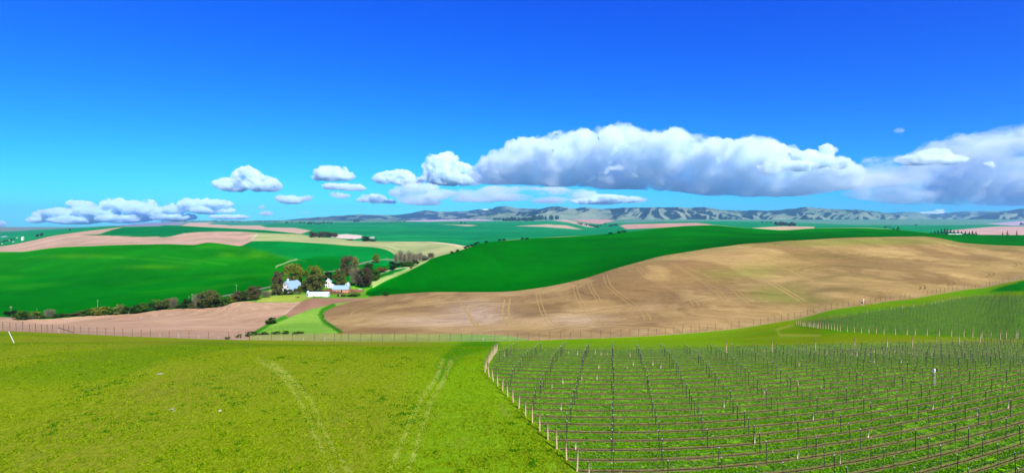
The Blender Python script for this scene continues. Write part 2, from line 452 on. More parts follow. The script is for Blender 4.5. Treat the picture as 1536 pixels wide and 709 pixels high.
# wheat hill on the right
paint(poly_mask([(548,442),(551,437),(580,424),(611,409),(634,396),(653,387.5),(695,375),(721,366),(741,362.5),(1820,330),(1820,390),(1450,390),(700,448),(600,446)], .8) * L(7, 11), alb(0, 106, 0), 'wheat_hill')
hill = L(7, 11) * smooth(600, 700, GU)
paint(L(7, 11) * smooth(1000, 1120, GU) * smooth(1480, 1350, GU) * smooth(.35, .6, fbm(GX / 300, GY / 110, 3, 48)) * .6, alb(0, 78, 0))  # shade band across the upper hill, painted into the wheat colour
paint(hill * smooth(.45, .7, fbm(GX / 240, GY / 80, 4, 47)) * .35, alb(6, 120, 0))
paint(poly_mask([(560,431),(556,424),(580,414),(605,404),(640,387),(650,385),(640,392.5),(612,407),(580,420)], .7) * L(7, 11), alb(176, 206, 110), 'valley_floor')
paint(poly_mask([(574,411),(590,406),(614,401),(604,405.5),(590,410),(576,412.5)], .6) * L(7, 11), alb(10, 130, 40))
paint(line_mask([(572,409),(584,405),(600,402),(613,400.5)], .4, .8) * L(7, 11) * .8, alb(190, 210, 140))
paint(line_mask([(535,397),(560,391),(580,388.5),(600,391)], .4, .9) * L(7, 11) * .6, alb(120, 170, 90))
paint(line_mask([(344,443),(372,437),(396,432),(414,428)], .6, .8) * L(7, 9), alb(126, 130, 110))
# -- stubble / fallow bands and the far quilt
lo = L(12, 13)
paint(lo, alb(198, 168, 136), 'stubble_field')
paint(lo * smooth(370, 392, GU), alb(172, 188, 116))
paint(lo * smooth(.45, .65, fbm(GX / 120, GY / 60, 4, 53)) * .4 * smooth(390, 420, GU), alb(188, 182, 128))
paint(poly_mask([(118,352.5),(150,350.5),(166,345),(186,340),(211,338.5),(274,339),(330,342),(400,345),(452,351),(420,350.5),(360,347.5),(330,347.3),(300,348),(275,350),(255,355),(244,356),(235,355),(215,355.6),(180,354)], .7) * L(12, 13), alb(6, 126, 62), 'wheat_field')
paint(poly_mask([(634,362.3),(655,362),(680,365),(698,369),(690,369.5),(665,365.5)], .5) * lo, alb(226, 206, 160))
paint(line_mask([(378,358),(386,351)], .6, .8) * lo * .7, alb(214, 214, 160))
le = L(14, 17)
paint(le, alb(16, 146, 78), 'far_field')
nf = fbm(GX / 500, GY / 260, 4, 61)
paint(le * smooth(.45, .62, nf) * .5, alb(10, 124, 74)); paint(le * smooth(.55, .7, fbm(GX / 350, GY / 200, 3, 67)) * .35, alb(50, 164, 86))
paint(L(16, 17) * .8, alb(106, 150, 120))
# quilt patches far off
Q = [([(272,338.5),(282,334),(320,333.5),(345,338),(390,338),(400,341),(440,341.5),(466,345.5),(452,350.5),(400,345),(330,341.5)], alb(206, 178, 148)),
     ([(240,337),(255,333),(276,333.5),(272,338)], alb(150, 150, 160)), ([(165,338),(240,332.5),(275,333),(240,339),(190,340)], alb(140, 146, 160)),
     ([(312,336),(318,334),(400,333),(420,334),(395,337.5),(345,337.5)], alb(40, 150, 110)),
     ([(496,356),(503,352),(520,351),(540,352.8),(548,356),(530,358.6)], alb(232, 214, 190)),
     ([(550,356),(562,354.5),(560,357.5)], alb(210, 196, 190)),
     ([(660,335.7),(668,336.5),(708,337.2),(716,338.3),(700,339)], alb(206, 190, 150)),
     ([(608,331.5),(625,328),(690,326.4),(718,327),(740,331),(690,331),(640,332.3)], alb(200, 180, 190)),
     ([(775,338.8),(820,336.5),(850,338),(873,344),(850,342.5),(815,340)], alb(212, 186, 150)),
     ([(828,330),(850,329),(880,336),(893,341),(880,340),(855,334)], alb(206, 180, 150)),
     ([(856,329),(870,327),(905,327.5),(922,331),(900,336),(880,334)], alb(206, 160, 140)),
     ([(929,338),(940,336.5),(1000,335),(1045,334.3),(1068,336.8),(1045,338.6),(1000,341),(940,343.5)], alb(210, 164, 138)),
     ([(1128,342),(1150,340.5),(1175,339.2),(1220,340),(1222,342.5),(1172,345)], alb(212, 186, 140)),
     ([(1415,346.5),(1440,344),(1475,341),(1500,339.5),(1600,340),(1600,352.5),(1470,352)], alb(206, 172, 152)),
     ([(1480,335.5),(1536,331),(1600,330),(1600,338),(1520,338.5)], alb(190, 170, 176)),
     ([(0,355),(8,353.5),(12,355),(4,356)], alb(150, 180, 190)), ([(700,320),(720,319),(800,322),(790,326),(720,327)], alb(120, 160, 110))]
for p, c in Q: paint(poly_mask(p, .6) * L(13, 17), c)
paint(poly_mask([(-280,372),(0,369),(47,361),(76,355),(125,347.5),(100,349),(60,356),(20,365),(-280,369)], .6) * L(14, 15), alb(20, 130, 60))

# ---- materials of the land: vertex tint 'tint' is the crop or soil of the place, plus a painted shade band on the wheat hill; grain and fine relief are procedural
def land_mat(name, kind):
    t = NT(name); at_ = t.n('Attribute', attribute_name='tint').outputs['Color']
    pos = t.n('NewGeometry').outputs['Position']
    if kind == 'meadow':
        p = t.mapping(pos, (1, .45, 1))
        a = t.noise(p, 2.6, 6, .8); b = t.noise(p, .28, 5, .65); c = t.noise(pos, .05, 4, .6)
        col = t.mix(t.rng(a, .3, .72), (.46, .56, .3), (1.5, 1.36, 1.9))
        col = t.mix(1.0, at_, col, 'MULTIPLY')
        col = t.mix(t.math('MULTIPLY', t.rng(b, .6, .76), .4), col, (.04, .16, .004))
        col = t.mix(t.math('MULTIPLY', t.rng(b, .42, .26), .5), col, (.155, .16, .03))
        col = t.mix(t.math('MULTIPLY', t.rng(t.noise(p, 1.1, 3, .5), .67, .75), .5), col, (.02, .12, .004))
        t.bsdf(col, .95, 0, t.bump(a, .8, .25))
    elif kind == 'vine':
        row = t.n('Attribute', attribute_name='rowpos').outputs['Fac']
        w = t.noise(pos, .7, 4, .6)
        f = t.math('FRACT', t.math('ADD', row, t.math('MULTIPLY', t.math('SUBTRACT', w, .5), .22)))
        d = t.math('ABSOLUTE', t.math('SUBTRACT', f, .5))       # .5 under the wires, 0 mid-alley
        soil = t.math('MULTIPLY', t.rng(d, .235, .32), t.n('Attribute', attribute_name='soilamount').outputs['Fac'])
        n = t.noise(pos, 2.2, 5, .7); n2_ = t.noise(pos, .35, 4, .6)
        patch = t.rng(n, .40, .60)
        soil = t.math('MULTIPLY', soil, t.math('ADD', .38, t.math('MULTIPLY', patch, .8)), clamp=True)
        sx = t.n('SeparateXYZ'); t.l(pos, sx.inputs[0]); cb = t.n('CombineXYZ'); t.l(t.math('MULTIPLY', row, 7.0), cb.inputs[0]); t.l(t.math('MULTIPLY', sx.outputs[0], .55), cb.inputs[1])
        st = t.noise(cb.outputs[0], 1.0, 4, .7); cb2 = t.n('CombineXYZ'); t.l(t.math('MULTIPLY', row, 1.3), cb2.inputs[0]); t.l(t.math('MULTIPLY', sx.outputs[0], .13), cb2.inputs[1]); st2 = t.noise(cb2.outputs[0], 1.0, 4, .7)
        g = t.mix(1.0, at_, t.mix(t.rng(n, .3, .7), (.55, .66, .45), (1.4, 1.25, 1.5)), 'MULTIPLY')
        g = t.mix(1.0, g, t.mix(t.rng(st, .34, .66), (.5, .62, .4), (1.5, 1.35, 1.7)), 'MULTIPLY')
        g = t.mix(1.0, g, t.mix(t.rng(st2, .36, .64), (.55, .68, .5), (1.3, 1.22, 1.3)), 'MULTIPLY')
        g = t.mix(t.math('MULTIPLY', t.rng(n2_, .5, .7), .5), g, (.11, .15, .02))
        s = t.mix(t.rng(n, .3, .75), (.055, .036, .014), (.26, .18, .08))
        row_shade = t.math('MULTIPLY', t.math('MULTIPLY', t.rng(d, .445, .475), t.rng(n, .35, .55, .5, 1.0)), t.n('Attribute', attribute_name='soilamount').outputs['Fac'])      # painted shade: near-black band along the ground under the wires
        t.bsdf(t.mix(row_shade, t.mix(soil, g, s), (.016, .013, .006)), .95, 0, t.bump(n, .9, .3))
    elif kind == 'soil':
        p = t.mapping(pos, (.12, 1.6, 1), (0, 0, .5))
        wv = t.noise(pos, .02, 3, .5, out=1); vm = t.n('VectorMath', operation='MULTIPLY_ADD'); t.l(wv, vm.inputs[0]); vm.inputs[1].default_value = (18, 18, 0); t.l(p, vm.inputs[2]); p = vm.outputs[0]
        a = t.noise(p, .55, 6, .7); b = t.noise(pos, .5, 6, .75); c = t.noise(pos, .02, 5, .6)
        col = t.mix(t.rng(a, .3, .7), (.78, .76, .72), (1.17, 1.17, 1.18))
        col = t.mix(1.0, col, t.mix(t.rng(b, .3, .7), (.84, .84, .84), (1.14, 1.13, 1.12)), 'MULTIPLY')
        col = t.mix(1.0, col, t.mix(t.rng(c, .35, .65), (.88, .86, .84), (1.10, 1.10, 1.10)), 'MULTIPLY')
        sx = t.n('SeparateXYZ'); t.l(pos, sx.inputs[0])
        zz = t.math('ADD', sx.outputs[2], t.math('MULTIPLY', t.noise(pos, .012, 3, .55), 9.0))
        cv = t.n('CombineXYZ'); t.l(zz, cv.inputs[2]); t.l(t.math('MULTIPLY', sx.outputs[0], .004), cv.inputs[0])
        tl = t.noise(cv.outputs[0], 2.2, 4, .75)
        col = t.mix(1.0, col, t.mix(t.rng(tl, .34, .66), (.78, .75, .70), (1.18, 1.18, 1.2)), 'MULTIPLY')
        t.bsdf(t.mix(1.0, at_, col, 'MULTIPLY'), .97, .03, t.bump(b, .7, .35))
    else:   # standing crop
        p = t.mapping(pos, (.35, 1.6, 1), (0, 0, .2))
        a = t.noise(p, .25, 5, .65); b = t.noise(pos, .9, 4, .7); c = t.noise(pos, .012, 4, .6)
        col = t.mix(t.rng(a, .3, .7), (.86, .88, .8), (1.14, 1.1, 1.2))
        col = t.mix(1.0, col, t.mix(t.rng(b, .3, .7), (.82, .84, .8), (1.16, 1.14, 1.2)), 'MULTIPLY')
        col = t.mix(1.0, col, t.mix(t.rng(c, .38, .64), (.76, .84, .8), (1.22, 1.12, 1.2)), 'MULTIPLY')
        sx = t.n('SeparateXYZ'); t.l(pos, sx.inputs[0]); wob = t.noise(pos, .006, 2, .5)
        q = t.math('ADD', t.math('ADD', t.math('MULTIPLY', sx.outputs[0], .034), t.math('MULTIPLY', sx.outputs[1], .016)), t.math('MULTIPLY', wob, 3.0))
        ln = t.math('ABSOLUTE', t.math('SUBTRACT', t.math('FRACT', q), .5))
        tr = t.math('ADD', t.math('LESS_THAN', t.math('ABSOLUTE', t.math('SUBTRACT', ln, .03)), .012), 0.0)
        col = t.mix(t.math('MULTIPLY', tr, t.rng(a, .35, .65, .1, .5)), col, (1.5, 1.25, 1.4))
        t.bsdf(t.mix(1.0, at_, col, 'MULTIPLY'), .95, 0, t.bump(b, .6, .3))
    return t.m
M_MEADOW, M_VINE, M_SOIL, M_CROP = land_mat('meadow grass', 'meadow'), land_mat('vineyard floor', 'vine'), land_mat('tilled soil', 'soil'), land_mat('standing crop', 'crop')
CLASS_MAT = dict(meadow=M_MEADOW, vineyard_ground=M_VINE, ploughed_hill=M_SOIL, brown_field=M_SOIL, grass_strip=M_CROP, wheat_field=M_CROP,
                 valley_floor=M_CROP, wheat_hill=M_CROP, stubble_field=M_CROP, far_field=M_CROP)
idx = np.arange(NRW * NCL).reshape(NRW, NCL)
quads = np.stack([idx[:-1, :-1], idx[:-1, 1:], idx[1:, 1:], idx[1:, :-1]], -1).reshape(-1, 4)
qc = CLS[:-1, :-1].reshape(-1)
PTS = np.stack([GX, GY, GZ], -1).reshape(-1, 3); TINT = CC.reshape(-1, 3); ROWF = ROW.reshape(-1)
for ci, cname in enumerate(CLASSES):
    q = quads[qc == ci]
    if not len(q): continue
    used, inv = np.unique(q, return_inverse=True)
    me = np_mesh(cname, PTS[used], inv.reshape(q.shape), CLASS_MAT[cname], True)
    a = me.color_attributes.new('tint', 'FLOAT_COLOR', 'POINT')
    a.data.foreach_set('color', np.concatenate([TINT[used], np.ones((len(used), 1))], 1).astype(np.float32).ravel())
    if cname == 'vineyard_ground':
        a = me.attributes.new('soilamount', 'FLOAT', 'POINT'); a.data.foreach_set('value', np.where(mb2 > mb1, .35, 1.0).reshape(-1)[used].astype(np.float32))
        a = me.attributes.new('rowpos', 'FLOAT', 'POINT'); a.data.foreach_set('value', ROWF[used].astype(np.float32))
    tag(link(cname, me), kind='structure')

# wide low plain that carries the land on to both sides and behind
t = NT('plain grass'); p_ = t.n('NewGeometry').outputs['Position']
t.bsdf(t.mix(t.rng(t.noise(p_, .002, 4), .4, .6), (.10, .13, .03), (.20, .16, .09)), .95, .03)
S_ = 26800
tag(link('plain', np_mesh('plain', [(-S_, -6000, -74), (S_, -6000, -74), (S_, 18900, -74), (-S_, 18900, -74)], [(0, 1, 2, 3)], t.m)), kind='structure')

# ------------------------------------------------------------------ mountains
def mountain_mat():
    t = NT('mountain grass and forest')
    fo = t.n('Attribute', attribute_name='forest').outputs['Fac']; sn = t.n('Attribute', attribute_name='snow').outputs['Fac']
    pos = t.n('NewGeometry').outputs['Position']
    n = t.noise(pos, .011, 5, .7); n2_ = t.noise(pos, .0016, 4, .6)
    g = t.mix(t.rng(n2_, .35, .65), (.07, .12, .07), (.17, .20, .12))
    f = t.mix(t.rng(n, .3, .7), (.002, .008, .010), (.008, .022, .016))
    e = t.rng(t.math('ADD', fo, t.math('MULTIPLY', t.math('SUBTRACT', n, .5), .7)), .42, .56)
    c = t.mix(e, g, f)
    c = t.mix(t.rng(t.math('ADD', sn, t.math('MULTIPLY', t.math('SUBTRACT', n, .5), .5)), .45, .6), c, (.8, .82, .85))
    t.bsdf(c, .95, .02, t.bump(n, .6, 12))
    return t.m
M_MTN = mountain_mat()

def mountain(name, top, y0, y1, u0, u1, base_v, seed, forest_bias, gully=1.0, du=2.2, nrow=64, snow=None):
    """a range: foot at y0, crest at y1, spurs and gullies running down"""
    us = np.arange(u0, u1, du); tt = np.linspace(0, 1.25, nrow)
    U, T = np.meshgrid(us, tt)
    Y = y0 + (y1 - y0) * T
    X = (U - U0) * Y / F
    tv = top(U); bz = zpx(y0, base_v(U)); tz = zpx(y1, tv)
    prof = np.where(T <= 1, smooth(0, 1.0, T) * .55 + T * .45, 1 - (T - 1) * 1.2)
    Xg = (U - U0) * y1 / F
    warp = (fbm(X / 1800, Y / 1800, 3, seed + 5) - .5) * 1800
    rid = np.abs(2 * fbm((Xg + warp + (Y - y1) * .35) / 820, Y / 4000, 2, seed) - 1)
    rid2 = np.abs(2 * fbm((Xg + warp * .6 - (Y - y1) * .25) / 330, Y / 1500, 3, seed + 11) - 1)
    r = .7 * rid + .3 * rid2
    amp = (tz - bz) * np.sin(np.clip(T, 0, 1) * math.pi) ** .8 * 1.15
    Z = bz + (tz - bz) * prof - gully * amp * (.62 - 1.15 * r)
    Z += (fbm(X / 320, Y / 320, 4, seed + 3) - .5) * 52 * smooth(0, .3, T)
    Z = np.maximum(Z, bz - 60)
    dzx = np.gradient(Z, axis=1) / np.gradient(X, axis=1)
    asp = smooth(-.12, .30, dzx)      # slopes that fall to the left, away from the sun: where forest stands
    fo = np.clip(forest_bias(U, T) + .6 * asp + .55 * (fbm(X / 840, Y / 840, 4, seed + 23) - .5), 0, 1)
    n, m = U.shape
    id_ = np.arange(n * m).reshape(n, m)
    q = np.stack([id_[:-1, :-1], id_[:-1, 1:], id_[1:, 1:], id_[1:, :-1]], -1).reshape(-1, 4)
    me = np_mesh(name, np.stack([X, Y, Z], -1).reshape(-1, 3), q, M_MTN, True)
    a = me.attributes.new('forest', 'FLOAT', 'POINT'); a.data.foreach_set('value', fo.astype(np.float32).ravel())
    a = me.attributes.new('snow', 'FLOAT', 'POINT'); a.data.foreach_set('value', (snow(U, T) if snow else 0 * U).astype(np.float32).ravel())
    return tag(link(name, me), kind='structure')

far_top = curve([(380,334),(430,330),(480,325.5),(514,323),(544,321),(575,322.4),(598,322),(624,317.7),(642,315.5),(666,317),(700,316),(715,314),(724,313),(740,312),(742,310),(759,309),(776,312),(796,312.7),(850,314),(1300,318),(1331,318.6),(1364,317.5),(1397,321),(1441,317.5),(1502,316.4),(1560,317),(1850,316)])
mountain('far_mountains', far_top, 14000, 18000, 380, 1830, lambda U: 331 + 0 * U, 101, lambda U, T: .34 + 0 * U, gully=.35, du=2.6, nrow=40,
         snow=lambda U, T: np.exp(-((U - 728) / 9) ** 2) * smooth(.8, .93, T) * .62)
hill_top = curve([(660,329),(700,324),(740,319.5),(790,317.5),(815,313),(822,311),(835,310),(849,310.5),(864,312.5),(881,311),(898,312.7),(940,311.5),(980,311.5),(1019,310.3),(1036,312),(1058,311.2),(1078,314),(1112,315),(1155,315.4),(1188,312.7),(1205,310),(1222,311),(1265,314),(1300,315),(1331,320),(1364,326),(1400,331),(1430,331),(1460,326),(1490,320),(1510,316),(1536,312.5),(1600,308),(1850,306)])
mountain('foothills', hill_top, 9300, 13000, 660, 1840, lambda U: 333.5 + 2.5 * smooth(1200, 1400, U), 211,
         lambda U, T: .06 + .36 * smooth(.5, 1.0, T) + .12 * np.exp(-((U - 1215) / 60) ** 2), gully=1.0, du=1.5, nrow=90)

# ------------------------------------------------------------------ haze
HZ = [(-27200, -6500, -76), (27200, 19200, 600)]
def box_mesh(name, a, b):
    (x0, y0, z0), (x1, y1, z1) = a, b
    v = [(x0,y0,z0),(x1,y0,z0),(x1,y1,z0),(x0,y1,z0),(x0,y0,z1),(x1,y0,z1),(x1,y1,z1),(x0,y1,z1)]
    return np_mesh(name, v, [(0,3,2,1),(4,5,6,7),(0,1,5,4),(1,2,6,5),(2,3,7,6),(3,0,4,7)])
t = NT('haze air')
pv_ = t.n('VolumePrincipled'); pv_.inputs['Color'].default_value = (.32, .68, 1.0, 1); pv_.inputs['Density'].default_value = 3.5e-5; pv_.inputs['Anisotropy'].default_value = 0.38
t.l(pv_.outputs[0], t.out.inputs['Volume'])
hz = link('haze', box_mesh('haze', *HZ)); hz.data.materials.append(t.m); tag(hz, kind='stuff')

# ------------------------------------------------------------------ clouds: real bodies of scattering vapour
def ico(sub=2):
    import bmesh
    bm = bmesh.new(); bmesh.ops.create_icosphere(bm, subdivisions=sub, radius=1)
    v = np.array([q.co[:] for q in bm.verts]); f = np.array([[q.index for q in p.verts] for p in bm.faces]); bm.free()
    return v, f
ICO_V, ICO_F = ico(2)

def cloud_mat(name, dens, aniso=.1, size=430, lo=.42, hi=.60, step=.3, flat=1.0):
    t = NT(name); v = t.n('VolumePrincipled'); v.inputs['Color'].default_value = (.87, .955, 1, 1)
    pos = t.n('NewGeometry').outputs['Position']
    n = t.noise(t.mapping(pos, (1 / flat, 1 / flat, 1)), 1 / size, 5, .62)
    t.l(t.rng(n, lo, hi, 0.0, dens), v.inputs['Density']); v.inputs['Anisotropy'].default_value = aniso
    t.l(v.outputs[0], t.out.inputs['Volume']); t.m.cycles.volume_step_rate = step; return t.m

def cloud_body(name, puffs, voxel, mat, disp, base=None, seed=0):
    """puffs: (x, y, z, rx, ry, rz); union of ellipsoids, flattened at the base, roughened by billows"""
    P = np.array(puffs, float)
    V = (ICO_V[None] * P[:, None, 3:6] + P[:, None, :3])
    if base is not None: V[..., 2] = np.maximum(V[..., 2], base)
    n = len(ICO_V)
    Fc = (ICO_F[None] + (np.arange(len(P)) * n)[:, None, None]).reshape(-1, 3)
    me = np_mesh(name, V.reshape(-1, 3), Fc)
    o = bpy.data.objects.new(name, me); COL.objects.link(o)
    md = o.modifiers.new('r', 'REMESH'); md.mode = 'VOXEL'; md.voxel_size = voxel
    dg = bpy.context.evaluated_depsgraph_get()
    m2 = bpy.data.meshes.new_from_object(o.evaluated_get(dg)); o.modifiers.clear()
    o.data = m2; bpy.data.meshes.remove(me); m2.name = name
    nv = len(m2.vertices); co = np.empty(nv * 3, np.float32); m2.vertices.foreach_get('co', co); co = co.reshape(-1, 3).astype(float)
    no = np.empty(nv * 3, np.float32); m2.vertices.foreach_get('normal', no); no = no.reshape(-1, 3)
    d = np.zeros(nv)
    for k, (sc, am) in enumerate(((1.0, .85), (2.3, .7), (5.1, .5))):
        f = sc / (disp * 4.5)
        q = co * f + seed * 3.1
        a = fbm(q[:, 0] + q[:, 2] * .7, q[:, 1] * .9 - q[:, 2] * .6, 2, seed + k * 7)
        b = fbm(q[:, 2] * 1.1 + 40, q[:, 0] * .8 + q[:, 1] * .5, 2, seed + k * 7 + 3)
        bil = 1 - np.abs(2 * a - 1) * 1.6 - np.abs(2 * b - 1) * 1.6
        d += am * bil
    up = np.clip(no[:, 2] * .5 + .75, .25, 1)
    co += no * (d * disp * .8 * up)[:, None]
    m2.vertices.foreach_set('co', co.astype(np.float32).ravel()); m2.update()
    m2.materials.clear(); m2.materials.append(mat)
    return o

def px(u, v, y): return ((u - U0) * y / F, y, H + (V0 - v) * y / F)

M_CLOUD = cloud_mat('dense cloud vapour', .012); M_THIN = cloud_mat('thin cloud vapour', .0024, size=1000, lo=.42, hi=.72, step=.15, flat=2.6); M_DECK = cloud_mat('cloud bank vapour', .0044, size=800, lo=.40, hi=.62, step=.1)

def cumulus(label, y, shape, seed, group=None, mat=None, n=3, depth=1.0, flat=None, disp_px=2.4):
    """shape: list of (u, v, ru, rv) lobes as seen; smaller puffs are budded on each lobe"""
    y = y * 2; r = random.Random(seed); k = y / F; puffs = []
    for (u, v, ru, rv) in shape:
        x, _, z = px(u, v, y); dy0 = r.uniform(-.3, .3) * ru * k
        puffs.append((x, y + dy0, z, ru * k * 1.1, max(ru, rv) * k * depth * 1.1, rv * k * 1.12))
        for j in range(int(n * max(1.2, ru / rv) + n)):
            a = r.uniform(-.25, math.pi + .25); q = r.uniform(.32, .62)
            puffs.append((x + math.cos(a) * ru * k * .8, y + dy0 + r.uniform(-.8, .6) * max(ru, rv) * k * depth * .7,
                          z + math.sin(a) * rv * k * .7, rv * k * q * 1.25, rv * k * q * 1.2, rv * k * q))
    base = None if flat is None else px(0, flat, y)[2]
    o = cloud_body('cloud', puffs, k * 1.15, mat or M_CLOUD, k * disp_px, base, seed)
    return tag(o, label, 'cloud', group)

GRP = 'white cumulus clouds above the hills'
cumulus('heart shaped white puff cloud alone in the blue at left centre', 15000, [(338,277,13,9),(352,279,16,9),(372,268,17,15),(386,275,16,12),(406,278,17,10),(360,272,12,9),(378,258,9,7)], 1, GRP, flat=288)
cumulus('little ragged cloud just below and right of the heart shaped puff', 16500, [(424,298,12,5),(440,300,16,6),(456,298,11,4),(432,302,12,4),(464,296,6,2)], 2, GRP, flat=306)
cumulus('round white cloud capping the stack of three at centre left', 15000, [(497,263,21,9),(488,258,14,9),(505,258,15,8),(520,265,12,6),(478,267,10,4)], 3, GRP, flat=272)
cumulus('flat white cloud in the middle of the stack of three', 13600, [(505,280,18,5),(525,281,18,5),(540,283,10,3),(492,280,9,4)], 4, GRP, flat=286)
cumulus('small scrap of cloud at the bottom of the stack of three', 12900, [(506,293,9,4),(515,295,9,3)], 5, GRP, flat=298)
cumulus('long low bank of small clouds over the far left hills', 19000,
        [(70,322,18,6),(95,320,22,7),(125,316,20,9),(120,306,16,5),(150,318,24,8),(172,308,20,9),(200,312,22,9),(222,310,12,8),(232,318,24,7),(262,314,18,6),
         (285,308,16,9),(305,305,14,6),(330,306,18,6),(310,316,20,5),(338,316,14,4),(255,326,30,5),(180,328,36,6),(110,330,34,6),(345,326,26,3),(60,330,14,4)], 6, GRP, mat=cloud_mat('low cloud vapour', .016, size=420, lo=.40, hi=.56), n=5)
cumulus('white cloudlet low at the left edge of the sky', 19500, [(0,336,9,4),(-12,337,12,4)], 7, GRP)
cumulus('puffy cloud between the stack of three and the tall white dome', 14500, [(575,268,14,8),(592,266,12,9),(605,265,14,9),(622,272,12,6),(612,274,20,5)], 8, GRP, flat=279)
cumulus('tall white dome of cloud at the left end of the great bank', 14000, [(662,258,24,20),(680,262,26,18),(650,250,15,14),(697,268,18,12),(668,243,18,12),(710,270,12,9),(645,268,14,8)], 9, GRP, flat=278)
cumulus('low white cloud drifting under the puffy one', 15500, [(550,298,12,5),(565,299,16,6),(582,303,12,4),(545,300,8,3)], 10, GRP, flat=305)
cumulus('grey bottomed cloud below the tall white dome', 12900, [(600,290,16,8),(620,284,18,8),(640,282,18,7),(618,300,22,6),(650,295,24,6),(640,304,22,4),(665,290,20,5)], 11, GRP, mat=M_DECK, flat=308)
cumulus('long thin streak of cloud under the great bank', 23000, [(700,290,26,5),(740,286,26,6),(785,286,30,6),(830,288,30,6),(870,292,28,6),(910,298,30,5),(945,300,26,4),(760,296,40,5),(720,300,30,4),(830,300,40,4),(690,298,20,5),(900,304,30,3)], 12, GRP, mat=M_THIN)
cumulus('short white streak of cloud just above the foothills', 22600, [(880,302,22,4),(915,299,24,5),(945,300,16,4)], 13, GRP)
cumulus('bright scrap of cloud in front of the great bank', 8200, [(831,248,6,6),(836,253,7,5)], 14, GRP, mat=M_DECK, disp_px=1.5)
cumulus('small oval cloud in front of the dark middle of the bank', 8200, [(925,252,13,3),(930,251,8,4)], 15, GRP, mat=M_DECK, disp_px=1.5)
cumulus('white turret of cloud with a dark base near the right end of the bank', 9000, [(1160,250,16,11),(1170,244,12,8),(1225,240,24,12),(1240,228,10,10),(1208,236,14,9),(1258,244,16,9),(1195,250,24,7),(1150,255,10,9)], 16, GRP, flat=262)
cumulus('long white shelf of cloud right of centre above the foothills', 22000, [(1190,283,26,6),(1215,280,26,6),(1245,272,24,5),(1300,270,30,6),(1330,272,26,6),(1270,278,40,5)], 17, GRP, mat=M_DECK)
cumulus('bright cumulus in front of the grey clouds at right', 9500, [(1365,239,22,6),(1395,235,18,9),(1410,232,14,8),(1428,240,18,7),(1385,243,30,5)], 18, GRP, flat=247)
cumulus('tiny white cloud near the right edge of the sky', 9500, [(1483,247,7,4),(1488,250,6,3)], 19, GRP, disp_px=1.2)
cumulus('faint wisp of cloud high in the blue at right', 12000, [(1350,196,7,3)], 20, GRP, mat=M_THIN)
cumulus('small white cloud peeping over the blue mountains at right', 17000, [(1395,320,12,2),(1408,318,7,4),(1380,321,8,2)], 21, GRP)
for (u, v, w, h, lab) in ((391, 311, 5, 3, 'tiny puff of cloud under the ragged cloud, upper one of two'), (398, 320, 10, 3, 'tiny puff of cloud under the ragged cloud, lower one of two'),
                          (315, 276, 4, 4, 'wisp of cloud just left of the heart shaped puff'), (457, 318, 8, 2, 'faint flake of cloud low above the far green plain')):
    cumulus(lab, 12900, [(u, v, w, h), (u + w * .6, v + h * .2, w * .6, h * .7)], int(u), GRP, mat=M_THIN if w < 5 or h < 3 else M_CLOUD, disp_px=1.3)

def bank(label, y0, top, base, u0, u1, mat, seed, voxel, rad, lean=1.0, disp=170, dens=1.0):
    """a bank of cumulus whose face overhangs: crest nearest, shaded flank leaning back to a flat base"""
    r = random.Random(seed); puffs = []; u = u0
    while u < u1:
        v0, v1 = float(top(u)), float(base(u)); hm = (v1 - v0) * y0 / F
        n = max(2, int(hm / 260 * dens))
        for q in range(n):
            for back in (0, 1):
                t = (q + r.random()) / n; R = r.uniform(*rad) * (1.0 + .5 * back) * (.75 + .25 * math.sin(u * .05 + q))
                R = min(R, hm * .42)
                v = v0 + t * (v1 - v0); y = y0 + t * hm * lean + R * .7 + back * r.uniform(500, 1100)
                z = H + (V0 - v) * y / F; z = max(min(z, H + (V0 - v0) * y / F - R * .8), H + (V0 - v1) * y / F + R * .35)
                puffs.append(((u + r.uniform(-7, 7) - U0) * y / F, y, z, R * 1.2, R * 1.1, R))
        u += rad[0] * F / y0 * .8
    o = cloud_body('cloud_bank', puffs, voxel, mat, disp, None, seed)
    m = o.data; nv = len(m.vertices); co = np.empty(nv * 3, np.float32); m.vertices.foreach_get('co', co); co = co.reshape(-1, 3)
    uu = U0 + F * co[:, 0] / co[:, 1]
    b = H + (V0 - base(uu)) * co[:, 1] / F + 160 * (fbm(co[:, 0] / 900., co[:, 1] / 1500., 4, seed) - .5)
    co[:, 2] = np.where(co[:, 2] < b, b - (b - co[:, 2]) * .2, co[:, 2])
    m.vertices.foreach_set('co', co.ravel()); m.update()
    return tag(o, label, 'cloud', 'cloud banks over the hills')
bank_top = curve([(700,252),(721,238),(748,228),(782,215),(815,209),(849,200),(866,198),(890,206),(924,192),(951,197),(980,201),(1002,199),(1031,206),(1063,208),(1099,210),(1136,212),(1172,222),(1204,231),(1240,238),(1280,250),(1300,256)])
bank_base = curve([(700,272),(748,275),(866,279),(980,284),(1088,292),(1154,294),(1230,288),(1300,276)])
bank('great cloud bank with white crest and blue shaded flank over the hills', 19500, bank_top, bank_base, 716, 1283, M_DECK, 31, 46, (230, 430), 1.0)
right_top = curve([(1250,262),(1291,247),(1345,236),(1400,226),(1414,216),(1450,208),(1494,197),(1536,193),(1700,188)])
right_base = curve([(1250,288),(1300,300),(1400,306),(1536,308),(1700,308)])
bank('broad soft grey cloud sheet filling the sky at the right edge', 22000, right_top, right_base, 1285, 1690, M_THIN, 37, 75, (300, 520), 1.3, 200, .8)

